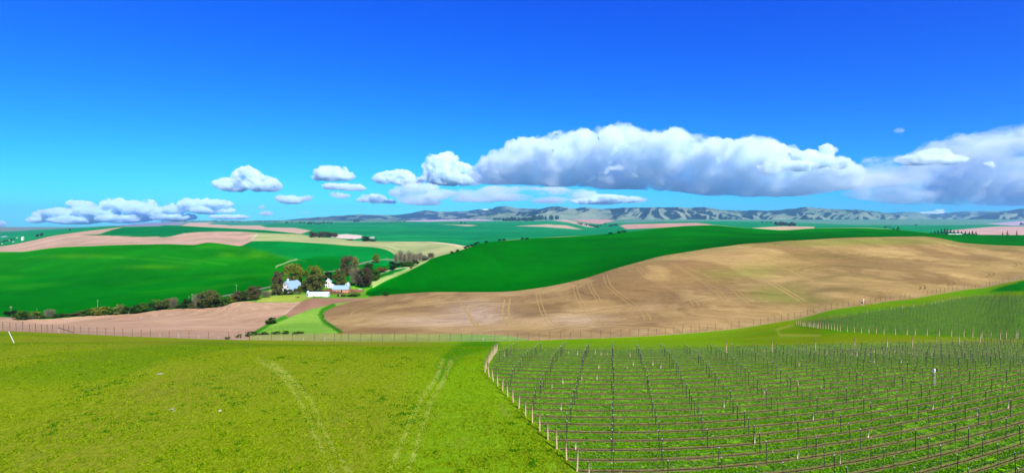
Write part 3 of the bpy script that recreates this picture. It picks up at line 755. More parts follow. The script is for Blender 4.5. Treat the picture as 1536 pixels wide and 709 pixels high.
# ------------------------------------------------------------------ vineyard trellises
M_TPOST = mat_var('dark steel post', (.055, .048, .038), .4, 6, .6, .3, .6)
M_TIP = mat_var('pale post tip', (.42, .43, .40), .15, 8)
M_WOOD = mat_var('weathered timber', (.36, .27, .15), .35, 5, .9, .05, 0, .3)
M_OLDWOOD = mat_var('grey brown timber', (.12, .095, .07), .4, 5, .9, .05, 0, .3)
M_WIRE = mat_var('galvanised wire', (.16, .17, .13), .15, 3, .7, .1, 0)
M_HOSE = mat_var('black drip hose', (.03, .03, .03), .3, 3, .5, .3)
M_GUARD = mat_var('pale vine guard', (.42, .35, .22), .15, 8)

def tube(path, r, sides=3):
    P = np.array(path, float); n = len(P)
    T = np.gradient(P, axis=0); T /= np.linalg.norm(T, axis=1)[:, None] + 1e-9
    up = np.array([0, 0, 1.0]) + 0 * T
    steep = np.abs(T[:, 2]) > .9; up[steep] = (1, 0, 0)
    A = np.cross(T, up); A /= np.linalg.norm(A, axis=1)[:, None]; B = np.cross(A, T)
    rr = np.broadcast_to(np.asarray(r, float), (n,))
    a = np.arange(sides) * 2 * math.pi / sides
    V = P[:, None] + rr[:, None, None] * (A[:, None] * np.cos(a)[None, :, None] + B[:, None] * np.sin(a)[None, :, None])
    f = []
    for i in range(n - 1):
        for j in range(sides):
            k = (j + 1) % sides
            f.append((i * sides + j, i * sides + k, (i + 1) * sides + k, (i + 1) * sides + j))
    V = V.reshape(-1, 3)
    return V, np.array(f)

class MB:
    """collects quads / triangles with several materials, builds one mesh object"""
    def __init__(s): s.v = []; s.f = []; s.m = []; s.n = 0
    def add(s, V, Fc, mi=0, M=None):
        V = np.asarray(V, float)
        if M is not None: V = V @ np.array(M)[:3, :3].T + np.array(M)[:3, 3]
        for q in Fc: s.f.append(tuple(int(i) + s.n for i in q)); s.m.append(mi)
        s.v.append(V); s.n += len(V); return s
    def box(s, c, d, mi=0, rz=0.0):
        x, y, z = d[0] / 2, d[1] / 2, d[2] / 2
        V = np.array([(-x,-y,-z),(x,-y,-z),(x,y,-z),(-x,y,-z),(-x,-y,z),(x,-y,z),(x,y,z),(-x,y,z)])
        if rz: V = V @ np.array(Matrix.Rotation(rz, 3, 'Z')).T
        return s.add(V + np.array(c), [(0,3,2,1),(4,5,6,7),(0,1,5,4),(1,2,6,5),(2,3,7,6),(3,0,4,7)], mi)
    def prism(s, outline, y0, y1, mi=0):
        """outline in x,z extruded along y"""
        n = len(outline); V = [(x, y0, z) for x, z in outline] + [(x, y1, z) for x, z in outline]
        Fc = [tuple(range(n)), tuple(range(2 * n - 1, n - 1, -1))] + [(i, i + n, (i + 1) % n + n, (i + 1) % n) for i in range(n)]
        return s.add(V, Fc, mi)
    def rod(s, path, r, sides=6, mi=0, cap=True):
        V, f = tube(path, r, sides); f = [tuple(q) for q in f]
        if cap: f += [tuple(range(sides)), tuple(range(len(V) - 1, len(V) - 1 - sides, -1))]
        return s.add(V, f, mi)
    def mesh(s, name, mats, smooth_=False):
        me = bpy.data.meshes.new(name); me.from_pydata(np.concatenate(s.v).tolist(), [], s.f)
        for m in (mats if isinstance(mats, (list, tuple)) else [mats]): me.materials.append(m)
        me.polygons.foreach_set('material_index', s.m)
        if smooth_: me.polygons.foreach_set('use_smooth', [True] * len(s.f))
        me.update(); return me
    def obj(s, name, mats, parent=None, loc=None, smooth_=False): return link(name, s.mesh(name, mats, smooth_), parent, loc)

post_me = MB().box((0, 0, .86), (.036, .032, 1.86)).box((0, -.012, .86), (.02, .075, 1.84)).box((0, 0, 1.85), (.052, .06, .09), 1).mesh('metal_post', [M_TPOST, M_TIP])
wood_me = MB().rod([(0, 0, -.2), (0, 0, 1.0), (.01, 0, 1.95)], [.085, .08, .072], 8).mesh('end_post', [M_WOOD], True)
ORD = ['zeroth', 'first', 'second', 'third', 'fourth', 'fifth', 'sixth', 'seventh', 'eighth', 'ninth', 'tenth', 'eleventh', 'twelfth', 'thirteenth', 'fourteenth', 'fifteenth',
       'sixteenth', 'seventeenth', 'eighteenth', 'nineteenth', 'twentieth']

for t_, d_ in (('twent', 'twenty'), ('thirt', 'thirty'), ('fort', 'forty'), ('fift', 'fifty')):
    if t_ != 'twent': ORD.append(t_ + 'ieth')
    ORD += [d_ + '-' + q for q in ORD[1:10]]
bx_ = lambda q: np.interp(q, [30, 40, 50, 84, 120], [6.0, 2.0, -2.9, -18.8, -23.6])
rows1 = [36.0 + 2.4 * i for i in range(32)]
vine_pts = []
def wire_part(row, name, pts, h, r, mat, org):
    P = np.array(pts); P[:, 2] += h
    V, f = tube(P - np.array(org), r, 3)
    return link(name, np_mesh(name, V, f, mat), row)
for i, Yr in enumerate(rows1):
    xl = float(bx_(Yr)) if Yr > 47 else math.sqrt(47.0 ** 2 - Yr ** 2); xr = Yr * .93 + 3
    xs = np.concatenate([[xl], np.arange(math.ceil((xl + 1.6) / 4.6) * 4.6, xr, 4.6)])
    xs[1:] += rng.normal(0, .09, len(xs) - 1)
    px_, py2 = vine_inv(xs, np.full_like(xs, Yr), UC1)
    pz = ground(px_, py2)
    org = Vector((px_[0], py2[0], pz[0]))
    k = len(rows1) - i
    nm = f'{ORD[i + 1]} trellis row from the front edge of the vineyard' if i < 14 else (f'{ORD[k]} trellis row from the back edge of the vineyard' if k > 1 else 'backmost trellis row of the vineyard beside the yellow grass track')
    row = tag(empty('trellis_row', org), nm + ', dark posts and wires', 'trellis', 'trellis rows of the near vineyard')
    for j in range(len(xs)):
        w_ = j == 0 and Yr > 46
        e = link('end_post' if w_ else 'metal_post', wood_me if w_ else post_me, row, Vector((px_[j], py2[j], pz[j])) - org)
        e.rotation_euler = (random.gauss(0, .03), random.gauss(0, .03) - (.06 if j == 0 else 0), random.uniform(0, 3))
        sc_ = random.uniform(.93, 1.07); e.scale = (1, 1, sc_)
    if i in (len(rows1) - 1,):
        for u in (1090, 1159, 1224, 1283, 1332, 1370, 1405, 1440, 1472, 1502, 1528):
            th = (u - UC1) / F; X = Yr * math.tan(th); a, b = vine_inv(np.array([X]), np.array([Yr + .4]), UC1)
            e = link('end_post', wood_me, row, Vector((a[0], b[0], ground(a, b))) - org); e.scale = (1.2, 1.2, 1.28)
    pts = np.stack([px_, py2, pz], -1)
    wire_part(row, 'drip_hose', pts, .45, .015, M_HOSE, org)
    for hw in (.95, 1.35, 1.75): wire_part(row, 'trellis_wire', pts, hw, .0032, M_WIRE, org)
    vx = np.arange(xl + 1.2, xr, 1.45); vx = vx + rng.normal(0, .12, vx.shape)
    a, b = vine_inv(vx, np.full_like(vx, Yr), UC1); vine_pts.append(np.stack([a, b, ground(a, b)], -1))
# upper block: rows across the slope, each beginning at an end post on the lower edge
B2P = np.array(BLOCK2)
def in_poly(u, v, P):
    ins = np.zeros(np.shape(u), bool)
    for (ax, ay), (bx, by) in zip(P, np.roll(P, -1, 0)):
        c = ((ay > v) != (by > v)); ins ^= c & (u < (bx - ax) * (v - ay) / ((by - ay) or 1e-9) + ax)
    return ins
up_rows = []
for ky in range(46, 140):
    Y = 2.4 * ky; Xs = np.arange(20, 330, 1.15)
    a, b = vine_inv(Xs, np.full_like(Xs, Y), UC1); u = U0 + F * a / b; z = terr(u, b); v = V0 + F * (H - z) / b
    ok = np.nonzero(in_poly(u, v, B2P) & (u < 1585))[0]
    if len(ok) < 8: continue
    up_rows.append((a[ok], b[ok], z[ok]))
NU = len(up_rows)
for i, (a, b, z) in enumerate(up_rows):
    sel = np.arange(0, len(a), 4)
    org = Vector((a[0], b[0], z[0]))
    lab = f'{ORD[i + 1]} trellis row from the lower edge of the upper vineyard' if i < NU / 2 else f'{ORD[NU - i]} trellis row from the upper edge of the upper vineyard'
    row = tag(empty('trellis_row', org), lab, 'trellis', 'trellis rows of the upper vineyard')
    e = link('end_post', wood_me, row, (0, 0, 0)); e.scale = (1.1, 1.1, 1.12)
    mb = MB()
    for j in sel[1:]:
        p = np.array((a[j], b[j], z[j])) - np.array(org); hgt = random.uniform(1.75, 2.0)
        mb.add(np.array([(-.028, 0, 0), (.028, 0, 0), (.028, 0, hgt), (-.028, 0, hgt), (0, -.028, 0), (0, .028, 0), (0, .028, hgt), (0, -.028, hgt)]) + p, [(0, 1, 2, 3), (4, 5, 6, 7)])
    tag(mb.obj('line_posts', M_TPOST, row), kind='stuff')
    pts = np.stack([a[sel], b[sel], z[sel]], -1)
    wire_part(row, 'drip_hose', pts, .45, .013, M_HOSE, org); wire_part(row, 'trellis_wire', pts, 1.5, .005, M_WIRE, org)
    vine_pts.append(np.stack([a[1::3], b[1::3], z[1::3]], -1))

# young vines: a thin trunk to the first wire and a few spring leaves, thousands of them
def leaf_mat(name, trans=.25, obj_color=True, base=(.08, .16, .02)):
    t = NT(name)
    if obj_color: c = t.n('ObjectInfo').outputs['Color']
    else: c = t.n('Attribute', attribute_name='tint').outputs['Color']
    g = t.n('NewGeometry'); r = g.outputs['Random Per Island']
    oc = t.n('TexCoord').outputs['Object']
    v = t.mix(t.rng(t.noise(oc, 3.5, 3), .35, .65), (.72, .74, .7), (1.25, 1.2, 1.1))
    c = t.mix(1.0, c, v, 'MULTIPLY'); c = t.mix(1.0, c, t.mix(r, (.75, .78, .7), (1.3, 1.22, 1.15)), 'MULTIPLY')
    d = t.n('BsdfDiffuse'); t.l(c, d.inputs[0]); tr = t.n('BsdfTranslucent'); t.l(c, tr.inputs[0])
    m = t.n('MixShader'); m.inputs[0].default_value = trans; t.l(d.outputs[0], m.inputs[1]); t.l(tr.outputs[0], m.inputs[2]); t.l(m.outputs[0], t.out.inputs[0])
    return t.m
M_LEAF = leaf_mat('tree leaves'); M_TUFT = leaf_mat('grass blades', .35, False)
M_BARK = mat_var('bark', (.10, .08, .06), .4, 4, .95, .05, 0, .4)

VP = np.concatenate(vine_pts)
n = len(VP)
hgt = rng.uniform(.55, .95, n); lean = rng.normal(0, .06, (n, 2))
V = np.zeros((n, 3 + 12, 3)); tt_ = VP[:, None]
top_ = VP + np.stack([lean[:, 0], lean[:, 1], hgt], -1)
V[:, 0] = VP + (-.025, 0, -.02); V[:, 1] = VP + (.025, 0, -.02); V[:, 2] = top_
for j in range(4):
    c = top_ + rng.normal(0, .16, (n, 3)) * (1.6, .5, .5); e1 = rng.normal(0, .075, (n, 3)); e2 = rng.normal(0, .075, (n, 3))
    V[:, 3 + j * 3] = c; V[:, 4 + j * 3] = c + e1; V[:, 5 + j * 3] = c + e2
Fv = (np.arange(5)[:, None] * 3 + np.arange(3))[None] + (np.arange(n) * 15)[:, None, None]
me = np_mesh('young_vines', V.reshape(-1, 3), Fv.reshape(-1, 3), M_LEAF); me.materials.append(M_BARK)
mi = np.zeros(n * 5, np.int32); mi[::5] = 1; me.polygons.foreach_set('material_index', mi)
o = tag(link('young_vines', me), 'rows of young leafing grapevines tied to the trellis wires', 'vines', kind='stuff'); o.color = (.11, .20, .025, 1)

# pale vine guards
guard_me = MB().rod([(0, 0, -.05), (0, 0, .75)], .055, 8).rod([(.08, 0, -.05), (.085, 0, .86)], .014, 4).mesh('vine_guard', [M_GUARD], True)
GL = [(536,265),(605,265),(614,215),(395,310),(445,295),(745,222),(775,210),(865,205),(900,215),(1033,260),(1196,400),(437,415),(506,590),(598,152),(624,157),(514,155),(760,160),(178,160),(652,158),(470,152)]
GR = [(43,555),(241,628),(571,535),(323,460),(248,296),(350,305),(88,328),(880,410),(1088,438),(1230,405),(253,207),(612,193),(724,192),(525,160),(570,157),(610,145),(632,147),(659,147),(712,149),(735,151),(757,150),(792,158),(842,163),(858,156),(376,150),(497,153),(95,146),(435,650)]
gd = {}
for q, (a, b) in enumerate(GL + GR):
    u, v = (700 + a / 3.096, 480 + b / 3.096) if q < len(GL) else (1116 + a / 3.095, 480 + b / 3.095)
    p = at(u, v + 1.5); Xg_, Yg_ = vine_xy(p.x, p.y, UC1)
    i = int(np.clip(round((Yg_ - rows1[0]) / 2.4), 0, len(rows1) - 1))
    a, b = vine_inv(np.array([Xg_]), np.array([rows1[i] + .1]), UC1); p = Vector((a[0], b[0], ground(a, b)))
    gd.setdefault(i, []).append(p)
for i, ps in gd.items():
    ps.sort(key=lambda p: p.x / p.y)
    for q, p in enumerate(ps):
        o = link('vine_guard', guard_me, loc=p); o.rotation_euler = (random.gauss(0, .05), random.gauss(0, .05), random.uniform(0, 6))
        wh = 'only' if len(ps) == 1 else ORD[q + 1]
        k = len(rows1) - i
        rw = f'{ORD[i + 1]} row from the front edge' if i < 16 else (f'{ORD[k]} row from the back edge' if k > 1 else 'backmost row')
        tag(o, f'{wh} short pale vine guard from the left in the {rw}' if wh != 'only' else f'only short pale vine guard in the {rw} of the vineyard', 'vine guard', 'pale vine guards in the vineyard')

# instrument masts
def mast(name, p, h, label):
    r = tag(empty(name, p), label, 'instrument mast')
    MB().rod([(0, 0, -.2), (0, 0, h)], .05, 8).obj('pole', mat_var('pale grey pole', (.55, .55, .52), .2, 4), r)
    MB().rod([(0, 0, h * .36), (.0, 0, h * .44), (0, 0, h * .78), (0, 0, h * .82)], [.12, .2, .19, .1], 10).obj('white_housing', mat_var('white housing', (.45, .45, .43), .08, 4), r, (.05, -.1, 0), True)
    MB().box((0, 0, 0), (.55, .3, .75)).box((0, -.16, .05), (.45, .03, .55)).obj('battery_box', mat_var('black box', (.02, .02, .022), .2, 4), r, (-.42, 0, h * .45))
    MB().box((0, 0, 0), (.5, .04, .42)).box((0, -.03, 0), (.46, .02, .38)).obj('solar_panel', mat_var('yellowed panel', (.62, .56, .34), .2, 4, .4, .4), r, (.32, -.05, h * .93)).rotation_euler = (-.6, 0, .3)
    MB().rod([(0, 0, 0), (0, 0, .25), (0, 0, .32)], [.09, .1, .02], 8).obj('sensor', mat_var('dark sensor', (.04, .04, .04), .2, 4), r, (-.02, 0, h * .88))
    return r
mast('weather_mast', at(1294.5, 458.5), 3.3, 'slim white weather mast with black box standing at the wire fence')
r = tag(empty('sensor_post', at(1402.3, 579)), 'pale sensor post with white shield and dark box between the vineyard rows', 'sensor post')
MB().rod([(0, 0, -.1), (0, 0, 2.3)], .035, 6).obj('pole', mat_var('grey pole', (.4, .4, .38), .2, 4), r)
MB().rod([(0, 0, 1.9), (0, 0, 2.05), (0, 0, 2.35), (0, 0, 2.42)], [.08, .16, .16, .06], 8).obj('shield', M_TIP, r, (-.08, 0, 0), True)
MB().box((.22, 0, 2.2), (.22, .2, .42)).box((.22, -.11, 2.2), (.16, .02, .34)).obj('control_box', M_TPOST, r)

# ------------------------------------------------------------------ deer fence along the foot of the meadow
fu = [x / 6.98 for x in (-60,30,100,170,238,308,370,435,495,548,615,668,722,775,848,930,1017,1107,1197,1288,1386)] + [212,225.5,240,253.7,268,283.5,298,312.5,328,343,359,374.5,390.5,407,422,438.5,455,471.6,487,502,512,523,541,557.5,574,591.6,609,625.6,643.5,659.7,676,692,708,724.6,742,762,776,793,809,825,841,855.6,871,886.4,901,915.6,932,945,958,972,985,998,1011,1024,1036.6,1049.6,1061.6,1073.6,1086,1096.6,1108.6,1119,1130,1141]
u = 1152.0
while u < 1600: fu.append(u); u += max(4.6, 10.2 - (u - 1152) * .0155)
fu = [-40, -28, -18] + fu
fu = np.array(fu); fyv = fy(fu); fx = (fu - U0) * fyv / F; fz = terr(fu, fyv)
org = Vector((fx[len(fx) // 2], fyv[len(fx) // 2], fz[len(fx) // 2]))
fen = tag(empty('wire_fence', org), 'long deer fence of thin posts and wires along the foot of the meadow', 'fence')
fp_me = MB().rod([(0, 0, -.3), (0, 0, 2.45)], [.075, .06], 6).mesh('fence_post', [M_OLDWOOD], True)
fp2_me = MB().rod([(0, 0, -.3), (0, 0, 2.4)], [.06, .05], 6).mesh('fence_post', [mat_var('pale fence timber', (.34, .32, .27), .3, 5)], True)
for j in range(len(fu)):
    pale = (212 < fu[j] < 510 and j % 2 == 0) or random.random() < .12
    e = link('fence_post', fp2_me if pale else fp_me, fen, Vector((fx[j], fyv[j], fz[j])) - org)
    e.rotation_euler = (random.gauss(0, .02), random.gauss(0, .02), 0); k = random.uniform(.92, 1.05) * (1.15 if j % 7 == 0 else 1); e.scale = (k, k, k)
uu_ = np.linspace(fu[0], fu[-1], 420); yy_ = fy(uu_); P = np.stack([(uu_ - U0) * yy_ / F, yy_, terr(uu_, yy_)], -1)
for hh in (.25, .6, 1.0, 1.4, 1.85, 2.3): wire_part(fen, 'fence_wire', P.copy(), hh, .011, M_WIRE, org)
# the brace rail where the fence steps at the far left
a, b = at(88, 499), at(111, 501)
ya = float(fy(88.0)); pa = Vector(((88 - U0) * ya / F, ya, terr(88, ya)[0])); yb = float(fy(111.0)); pb = Vector(((111 - U0) * yb / F, yb, terr(111, yb)[0]))
MB().rod([tuple(pa + Vector((0, -.05, 1.6)) - org), tuple(pb + Vector((0, -.05, .35)) - org)], .11, 6).obj('brace_rail', mat_var('dark brace timber', (.07, .05, .04), .3, 4), fen)
tag(fen.children[-1], 'dark slanting brace rail')

p = at(21.5, 514); k = p.y / F
wp = MB().rod([(0, 0, -.1), (-8.5 * k, 0, 17.2 * k)], .048, 8).box((-8.5 * k, 0, 17.2 * k), (.1, .1, .04)).obj('white_pole', mat_var('white painted pole', (.6, .6, .57), .08, 3), loc=p)
tag(wp, 'white pole leaning to the left in the grass by the fence', 'pole')

def rock(name, p, w, h, seed, mat, label, cat, group=None):
    r = random.Random(seed); v, f = ICO_V.copy(), ICO_F
    d = np.array([1 + .35 * mnoise.noise(Vector(q) * 1.6 + Vector((seed, 0, 0))) for q in v])
    v = v * d[:, None] * np.array([w / 2, w * .35, h])
    return tag(link(name, np_mesh(name, v, f, mat), loc=p), label, cat, group)
M_ROCK = mat_var('pale stone', (.32, .30, .2), .25, 4, .9, .05, 0, .4)
rock('pale_stone', at(330, 616), .5, .16, 1, M_ROCK, 'white stone lying in the meadow, right of the broken pale patch', 'stone')
rock('pale_stone', at(240, 560), 1.0, .05, 2, M_ROCK, 'thin flat pale slab lying in the meadow far above the white stone', 'stone')
rock('pale_stone', at(257, 613), .8, .05, 3, M_ROCK, 'broken pale patch of stone lying left of the white stone', 'stone')
rock('pale_stone', at(261, 616), .35, .07, 4, M_ROCK, 'small pale chip beside the broken pale patch in the meadow', 'stone')

# ------------------------------------------------------------------ tyre marks on the ploughed hill (pairs of smoother, paler wheel lines)
def ribbon(name, uv, w, mat, off=0.0, lift=.05):
    P = np.array(uv, float); tt = np.linspace(0, len(P) - 1, 60); c = np.stack([curve(list(zip(range(len(P)), P[:, k])))(tt) for k in (0, 1)], -1)
    W = np.array([at(u, v) for u, v in c]); T = np.gradient(W[:, :2], axis=0); T /= np.linalg.norm(T, axis=1)[:, None] + 1e-9
    N = np.stack([-T[:, 1], T[:, 0]], -1)
    L_, R_ = W[:, :2] + N * (off + w / 2), W[:, :2] + N * (off - w / 2)
    zz = lambda q: np.array(ground(q[:, 0], q[:, 1])) + lift
    V = np.concatenate([np.column_stack([L_, zz(L_)]), np.column_stack([R_, zz(R_)])]); n = len(W)
    f = [(i, i + 1, n + i + 1, n + i) for i in range(n - 1)]
    return tag(link(name, np_mesh(name, V, np.array(f), mat, True)), kind='structure')
t = NT('rolled soil'); pp = t.n('NewGeometry').outputs['Position']
t.bsdf(t.mix(t.rng(t.noise(pp, .12, 4, .7), .3, .7), tuple(alb(178, 150, 88)), tuple(alb(192, 164, 102))), .95, 0); M_TRK = t.m
t = NT('dark rolled soil'); pp = t.n('NewGeometry').outputs['Position']
t.bsdf(t.mix(t.rng(t.noise(pp, .12, 4, .7), .3, .7), tuple(alb(110, 88, 52)), tuple(alb(150, 126, 80))), .95, 0); M_TRKD = t.m
sc3 = lambda x, y: (768 + x / 3.083, 300 + y / 3.083)
TR = [([(118,415),(122,450),(140,510),(170,560),(215,590)], 4.2), ([(288,370),(295,420),(330,490),(385,550),(430,583)], 4.5), ([(430,345),(445,390),(500,440),(570,490),(615,525),(628,553)], 5),
      ([(585,312),(620,350),(700,395),(780,430),(835,465),(852,488)], 5.2), ([(352,362),(365,405),(400,460)], 4.0), ([(875,255),(940,285),(1040,315),(1120,350),(1180,385)], 6),
      ([(800,310),(900,350),(1000,395),(1070,450),(1105,475)], 5.5), ([(740,290),(860,365),(960,430),(1000,480)], 5)]
for q, (pts, gap) in enumerate(TR):
    for sd in (-.5, .5): ribbon('tyre_track', [sc3(*p) for p in pts], .5, M_TRK, gap * sd * .5)
sc2 = lambda x, y: (384 + x / 3.083, 300 + y / 3.083)
for pts in ([(935,455),(960,500),(1010,560),(1055,600)], [(1000,480),(985,520),(1000,565),(1040,600)], [(1150,460),(1140,520),(1165,585)], [(1175,455),(1168,510),(1180,570)],
            [(420,560),(450,515),(520,490),(600,470)], [(440,575),(500,560),(560,585)]):
    ribbon('tyre_track', [sc2(*p) for p in pts], .8, M_TRK)
sc4 = lambda x, y: (1152 + x / 3.083, 300 + y / 3.083)
for pts in ([(0,290),(90,320),(170,360),(260,395)], [(0,370),(70,405),(130,440),(170,465)], [(0,382),(60,415),(115,448),(145,465)]): ribbon('tyre_track', [sc4(*p) for p in pts], 1.1, M_TRK)
for pts in ([(660,380),(700,388),(728,400),(722,412)], [(800,365),(840,372),(862,385),(850,394)], [(975,320),(1020,328),(1048,342),(1030,354)], [(1120,280),(1160,288),(1176,300)]):
    ribbon('tyre_track', [sc4(*p) for p in pts], .9, M_TRKD); ribbon('tyre_track', [sc4(p[0] - 22, p[1] + 2) for p in pts], .9, M_TRKD)

# ------------------------------------------------------------------ roads in the valley
t = NT('gravel road'); pp = t.n('NewGeometry').outputs['Position']
t.bsdf(t.mix(t.rng(t.noise(pp, .3, 5, .7), .3, .7), (.10, .11, .07), (.19, .19, .14)), .95, .0); M_ROAD = t.m
ribbon('road', [(-60,480),(0,476),(30,476.5),(60,475)], 5, M_ROAD, 0, .12)
ribbon('road', [(318,446),(345,442),(372,437.2),(396,432),(416,428)], 4, M_ROAD, 0, .12)
ribbon('road', [(516,402),(532,398.5),(552,392.5),(575,389.5),(605,391)], 4.5, M_ROAD, 0, .15)
ribbon('farm_track', [(484,408),(500,406.5),(515,402)], 4, M_ROAD, 0, .12)

# ------------------------------------------------------------------ trees
def crown(kind, seed, n=1500, leaf=.045):
    """foliage inside a unit box: x,y in -.5...5, z 0..1; many small leaf sprays grouped in clumps, gaps between the clumps"""
    r = np.random.default_rng(seed); C = []
    if kind == 'round':
        nl = 30; z = r.uniform(.13, .88, nl); prof = np.sin(np.clip((z - .04) / 1.0, 0, 1) * math.pi) ** .6
        a = r.uniform(0, 6.28, nl); q = np.sqrt(r.uniform(.1, 1, nl)) * .38 * prof
        C = np.stack([q * np.cos(a), q * np.sin(a), z, r.uniform(.11, .2, nl)], -1)
    elif kind == 'shrub':
        nl = 18; z = r.uniform(.1, .82, nl); a = r.uniform(0, 6.28, nl); q = np.sqrt(r.random(nl)) * .40 * (1 - .5 * z ** 2)
        C = np.stack([q * np.cos(a), q * np.sin(a), z, r.uniform(.10, .2, nl)], -1)
    elif kind == 'poplar':
        nl = 20; z = np.linspace(.1, .95, nl); a = r.uniform(0, 6.28, nl); q = r.uniform(0, .25, nl) * (1.15 - z)
        C = np.stack([q * np.cos(a), q * np.sin(a), z, .22 * (1.25 - z)], -1)
    elif kind == 'conifer':
        nl = 34; z = np.linspace(.06, .97, nl); a = r.uniform(0, 6.28, nl); q = .30 * (1 - z) * r.uniform(.4, 1, nl)
        C = np.stack([q * np.cos(a), q * np.sin(a), z, .20 * (1.04 - z) + .02], -1)
    k = r.integers(0, len(C), n); d = r.normal(0, 1, (n, 3)); d /= np.linalg.norm(d, axis=1)[:, None]
    rad = C[k, 3] * r.uniform(.45, 1.08, n) ** .6
    asp = 1.0 if kind in ('round', 'shrub') else .55
    p = C[k, :3] + d * rad[:, None] * np.array([1, 1, .8 * asp])
    e1 = r.normal(0, 1, (n, 3)); e1 /= np.linalg.norm(e1, axis=1)[:, None]
    e2 = np.cross(e1, r.normal(0, 1, (n, 3))); e2 /= np.linalg.norm(e2, axis=1)[:, None]
    s1 = leaf * r.uniform(.6, 1.4, n)[:, None]; s2 = leaf * r.uniform(.5, 1.1, n)[:, None]
    V = np.stack([p - e1 * s1, p + e2 * s2 * .7, p + e1 * s1, p - e2 * s2 * .7], 1).reshape(-1, 3)
    V[:, 2] = np.maximum(V[:, 2], .01)
    return np_mesh('crown', V, np.arange(4 * n).reshape(n, 4), M_LEAF)

def twigs(seed, n=520):
    """bare spring crown: limbs and a haze of upright twigs"""
    r = np.random.default_rng(seed); V = []; Fq = []
    for i in range(n):
        a = r.uniform(0, 6.28); q = .34 * math.sqrt(r.random()); z0 = r.uniform(.12, .75)
        p0 = np.array([q * .75 * math.cos(a), q * .75 * math.sin(a), z0])
        d = np.array([math.cos(a) * q * .9, math.sin(a) * q * .9, r.uniform(.14, .34)]) + r.normal(0, .05, 3)
        p1 = p0 + d; p1[2] = min(p1[2], 1.0 - .6 * q)
        s_ = r.normal(0, 1, 3); s_ /= np.linalg.norm(s_); s_ *= r.uniform(.006, .014)
        b = len(V); V += [p0 - s_, p0 + s_, p1]; Fq.append((b, b + 1, b + 2))
    for i in range(n * 2):
        a = r.uniform(0, 6.28); z = r.uniform(.12, .95); q = .42 * math.sqrt(r.random()) * math.sin(min(1, z + .12) * math.pi * .82) ** .5
        p = np.array([q * math.cos(a), q * math.sin(a), z]); e1, e2 = r.normal(0, .022, 3), r.normal(0, .016, 3)
        b = len(V); V += [p, p + e1, p + e2]; Fq.append((b, b + 1, b + 2))
    return np_mesh('crown', V, np.array(Fq), M_LEAF)

def trunk_mesh(seed, limbs=5, r0=.03, top=.7):
    r = random.Random(seed); mb = MB()
    mb.rod([(0, 0, -.03), (r.uniform(-.02, .02), 0, top * .4), (r.uniform(-.04, .04), r.uniform(-.03, .03), top)], [r0, r0 * .75, r0 * .25], 7)
    for i in range(limbs):
        z = r.uniform(.18, .5) * top / .7; a = 6.28 * i / limbs + r.uniform(-.4, .4); q = r.uniform(.2, .32)
        mb.rod([(0, 0, z), (math.cos(a) * q * .5, math.sin(a) * q * .5, z + .13), (math.cos(a) * q, math.sin(a) * q, z + r.uniform(.22, .36))], [r0 * .5, r0 * .35, r0 * .12], 5)
    return mb.mesh('trunk', [M_BARK], True)
CROWN = {'round': [crown('round', 10 + i, 3800, .032) for i in range(4)], 'shrub': [crown('shrub', 30 + i, 1100, .05) for i in range(4)],
         'poplar': [crown('poplar', 50 + i, 800, .035) for i in range(2)], 'conifer': [crown('conifer', 60 + i, 900, .035) for i in range(3)], 'twig': [twigs(70 + i) for i in range(4)]}
TRUNK = {k: [trunk_mesh(5 + i + len(k), 0 if k in ('conifer',) else 4 if k == 'shrub' else 6, .02 if k in ('shrub', 'poplar') else .028, .9 if k in ('conifer', 'poplar') else .72) for i in range(2)] for k in CROWN}
tree_count = 0
def tree(name, u, vb, vt, w, kind, col, label, cat='tree', group=None, pos=None, seed=None):
    global tree_count
    tree_count += 1; r = random.Random(tree_count * 13 + 5)
    p = pos or at(u, vb); k = p.y / F; hh = (vb - vt) * k * 1.04; ww = w * k * (1.22 if kind in ('round', 'shrub') else 1.1)
    t = tag(empty(name, p, r.uniform(0, 6.28)), label, cat, group)
    tr = link('trunk', TRUNK[kind][tree_count % 2], t); tr.scale = (ww * 1.0, ww * 1.0, hh)
    if kind in ('round', 'twig', 'conifer', 'poplar'): tr.scale = (max(ww, hh * .5), max(ww, hh * .5), hh * .95)
    c = link('crown', CROWN[kind][tree_count % len(CROWN[kind])], t); c.scale = (ww, ww * r.uniform(.85, 1.1), hh)
    c.color = (*col, 1); return t
DG, MG, YG, OL, BR, GY_, RD, LG, BLK = (.026, .060, .010), (.045, .105, .012), (.13, .16, .020), (.088, .105, .030), (.082, .074, .036), (.17, .15, .115), (.12, .06, .025), (.15, .18, .05), (.014, .032, .010)
FG = 'trees round the farmstead'
tree('leafing_tree', 417, 442, 406, 19, 'round', BR, 'brown leafing tree standing left of the white barn', group=FG)
tree('leafing_tree', 414.5, 443, 424, 15, 'shrub', OL, 'low dark olive tree at the foot of the brown one left of the barn', group=FG)
tree('leafing_tree', 439, 434, 396.5, 28, 'round', YG, 'big yellow green tree rising behind the white barn roof', group=FG)
tree('dark_poplar', 451.5, 433, 398, 9, 'poplar', BLK, 'narrow dark tree squeezed between the two big yellow green trees', group=FG)
tree('leafing_tree', 469, 433, 398.5, 31, 'round', YG, 'broad yellow green tree right of the dark narrow one', group=FG)
tree('leafing_tree', 474, 437.5, 411, 32, 'round', OL, 'wide olive grey tree right in front above the long white shed', group=FG)
tree('leafing_tree', 456, 437.5, 420, 14, 'shrub', OL, 'olive bush tree at the right corner of the white barn', group=FG)
tree('dark_tree', 493, 420, 407.5, 14, 'round', BLK, 'small dark green tree behind the white farmhouse', group=FG)
tree('leafing_tree', 511, 428, 403.5, 22, 'round', OL, 'olive brown tree behind the blue barn roof', group=FG)
tree('leafing_tree', 520.5, 413, 384, 20, 'round', BR, 'tallest brown tree at the far side of the farmstead', group=FG)
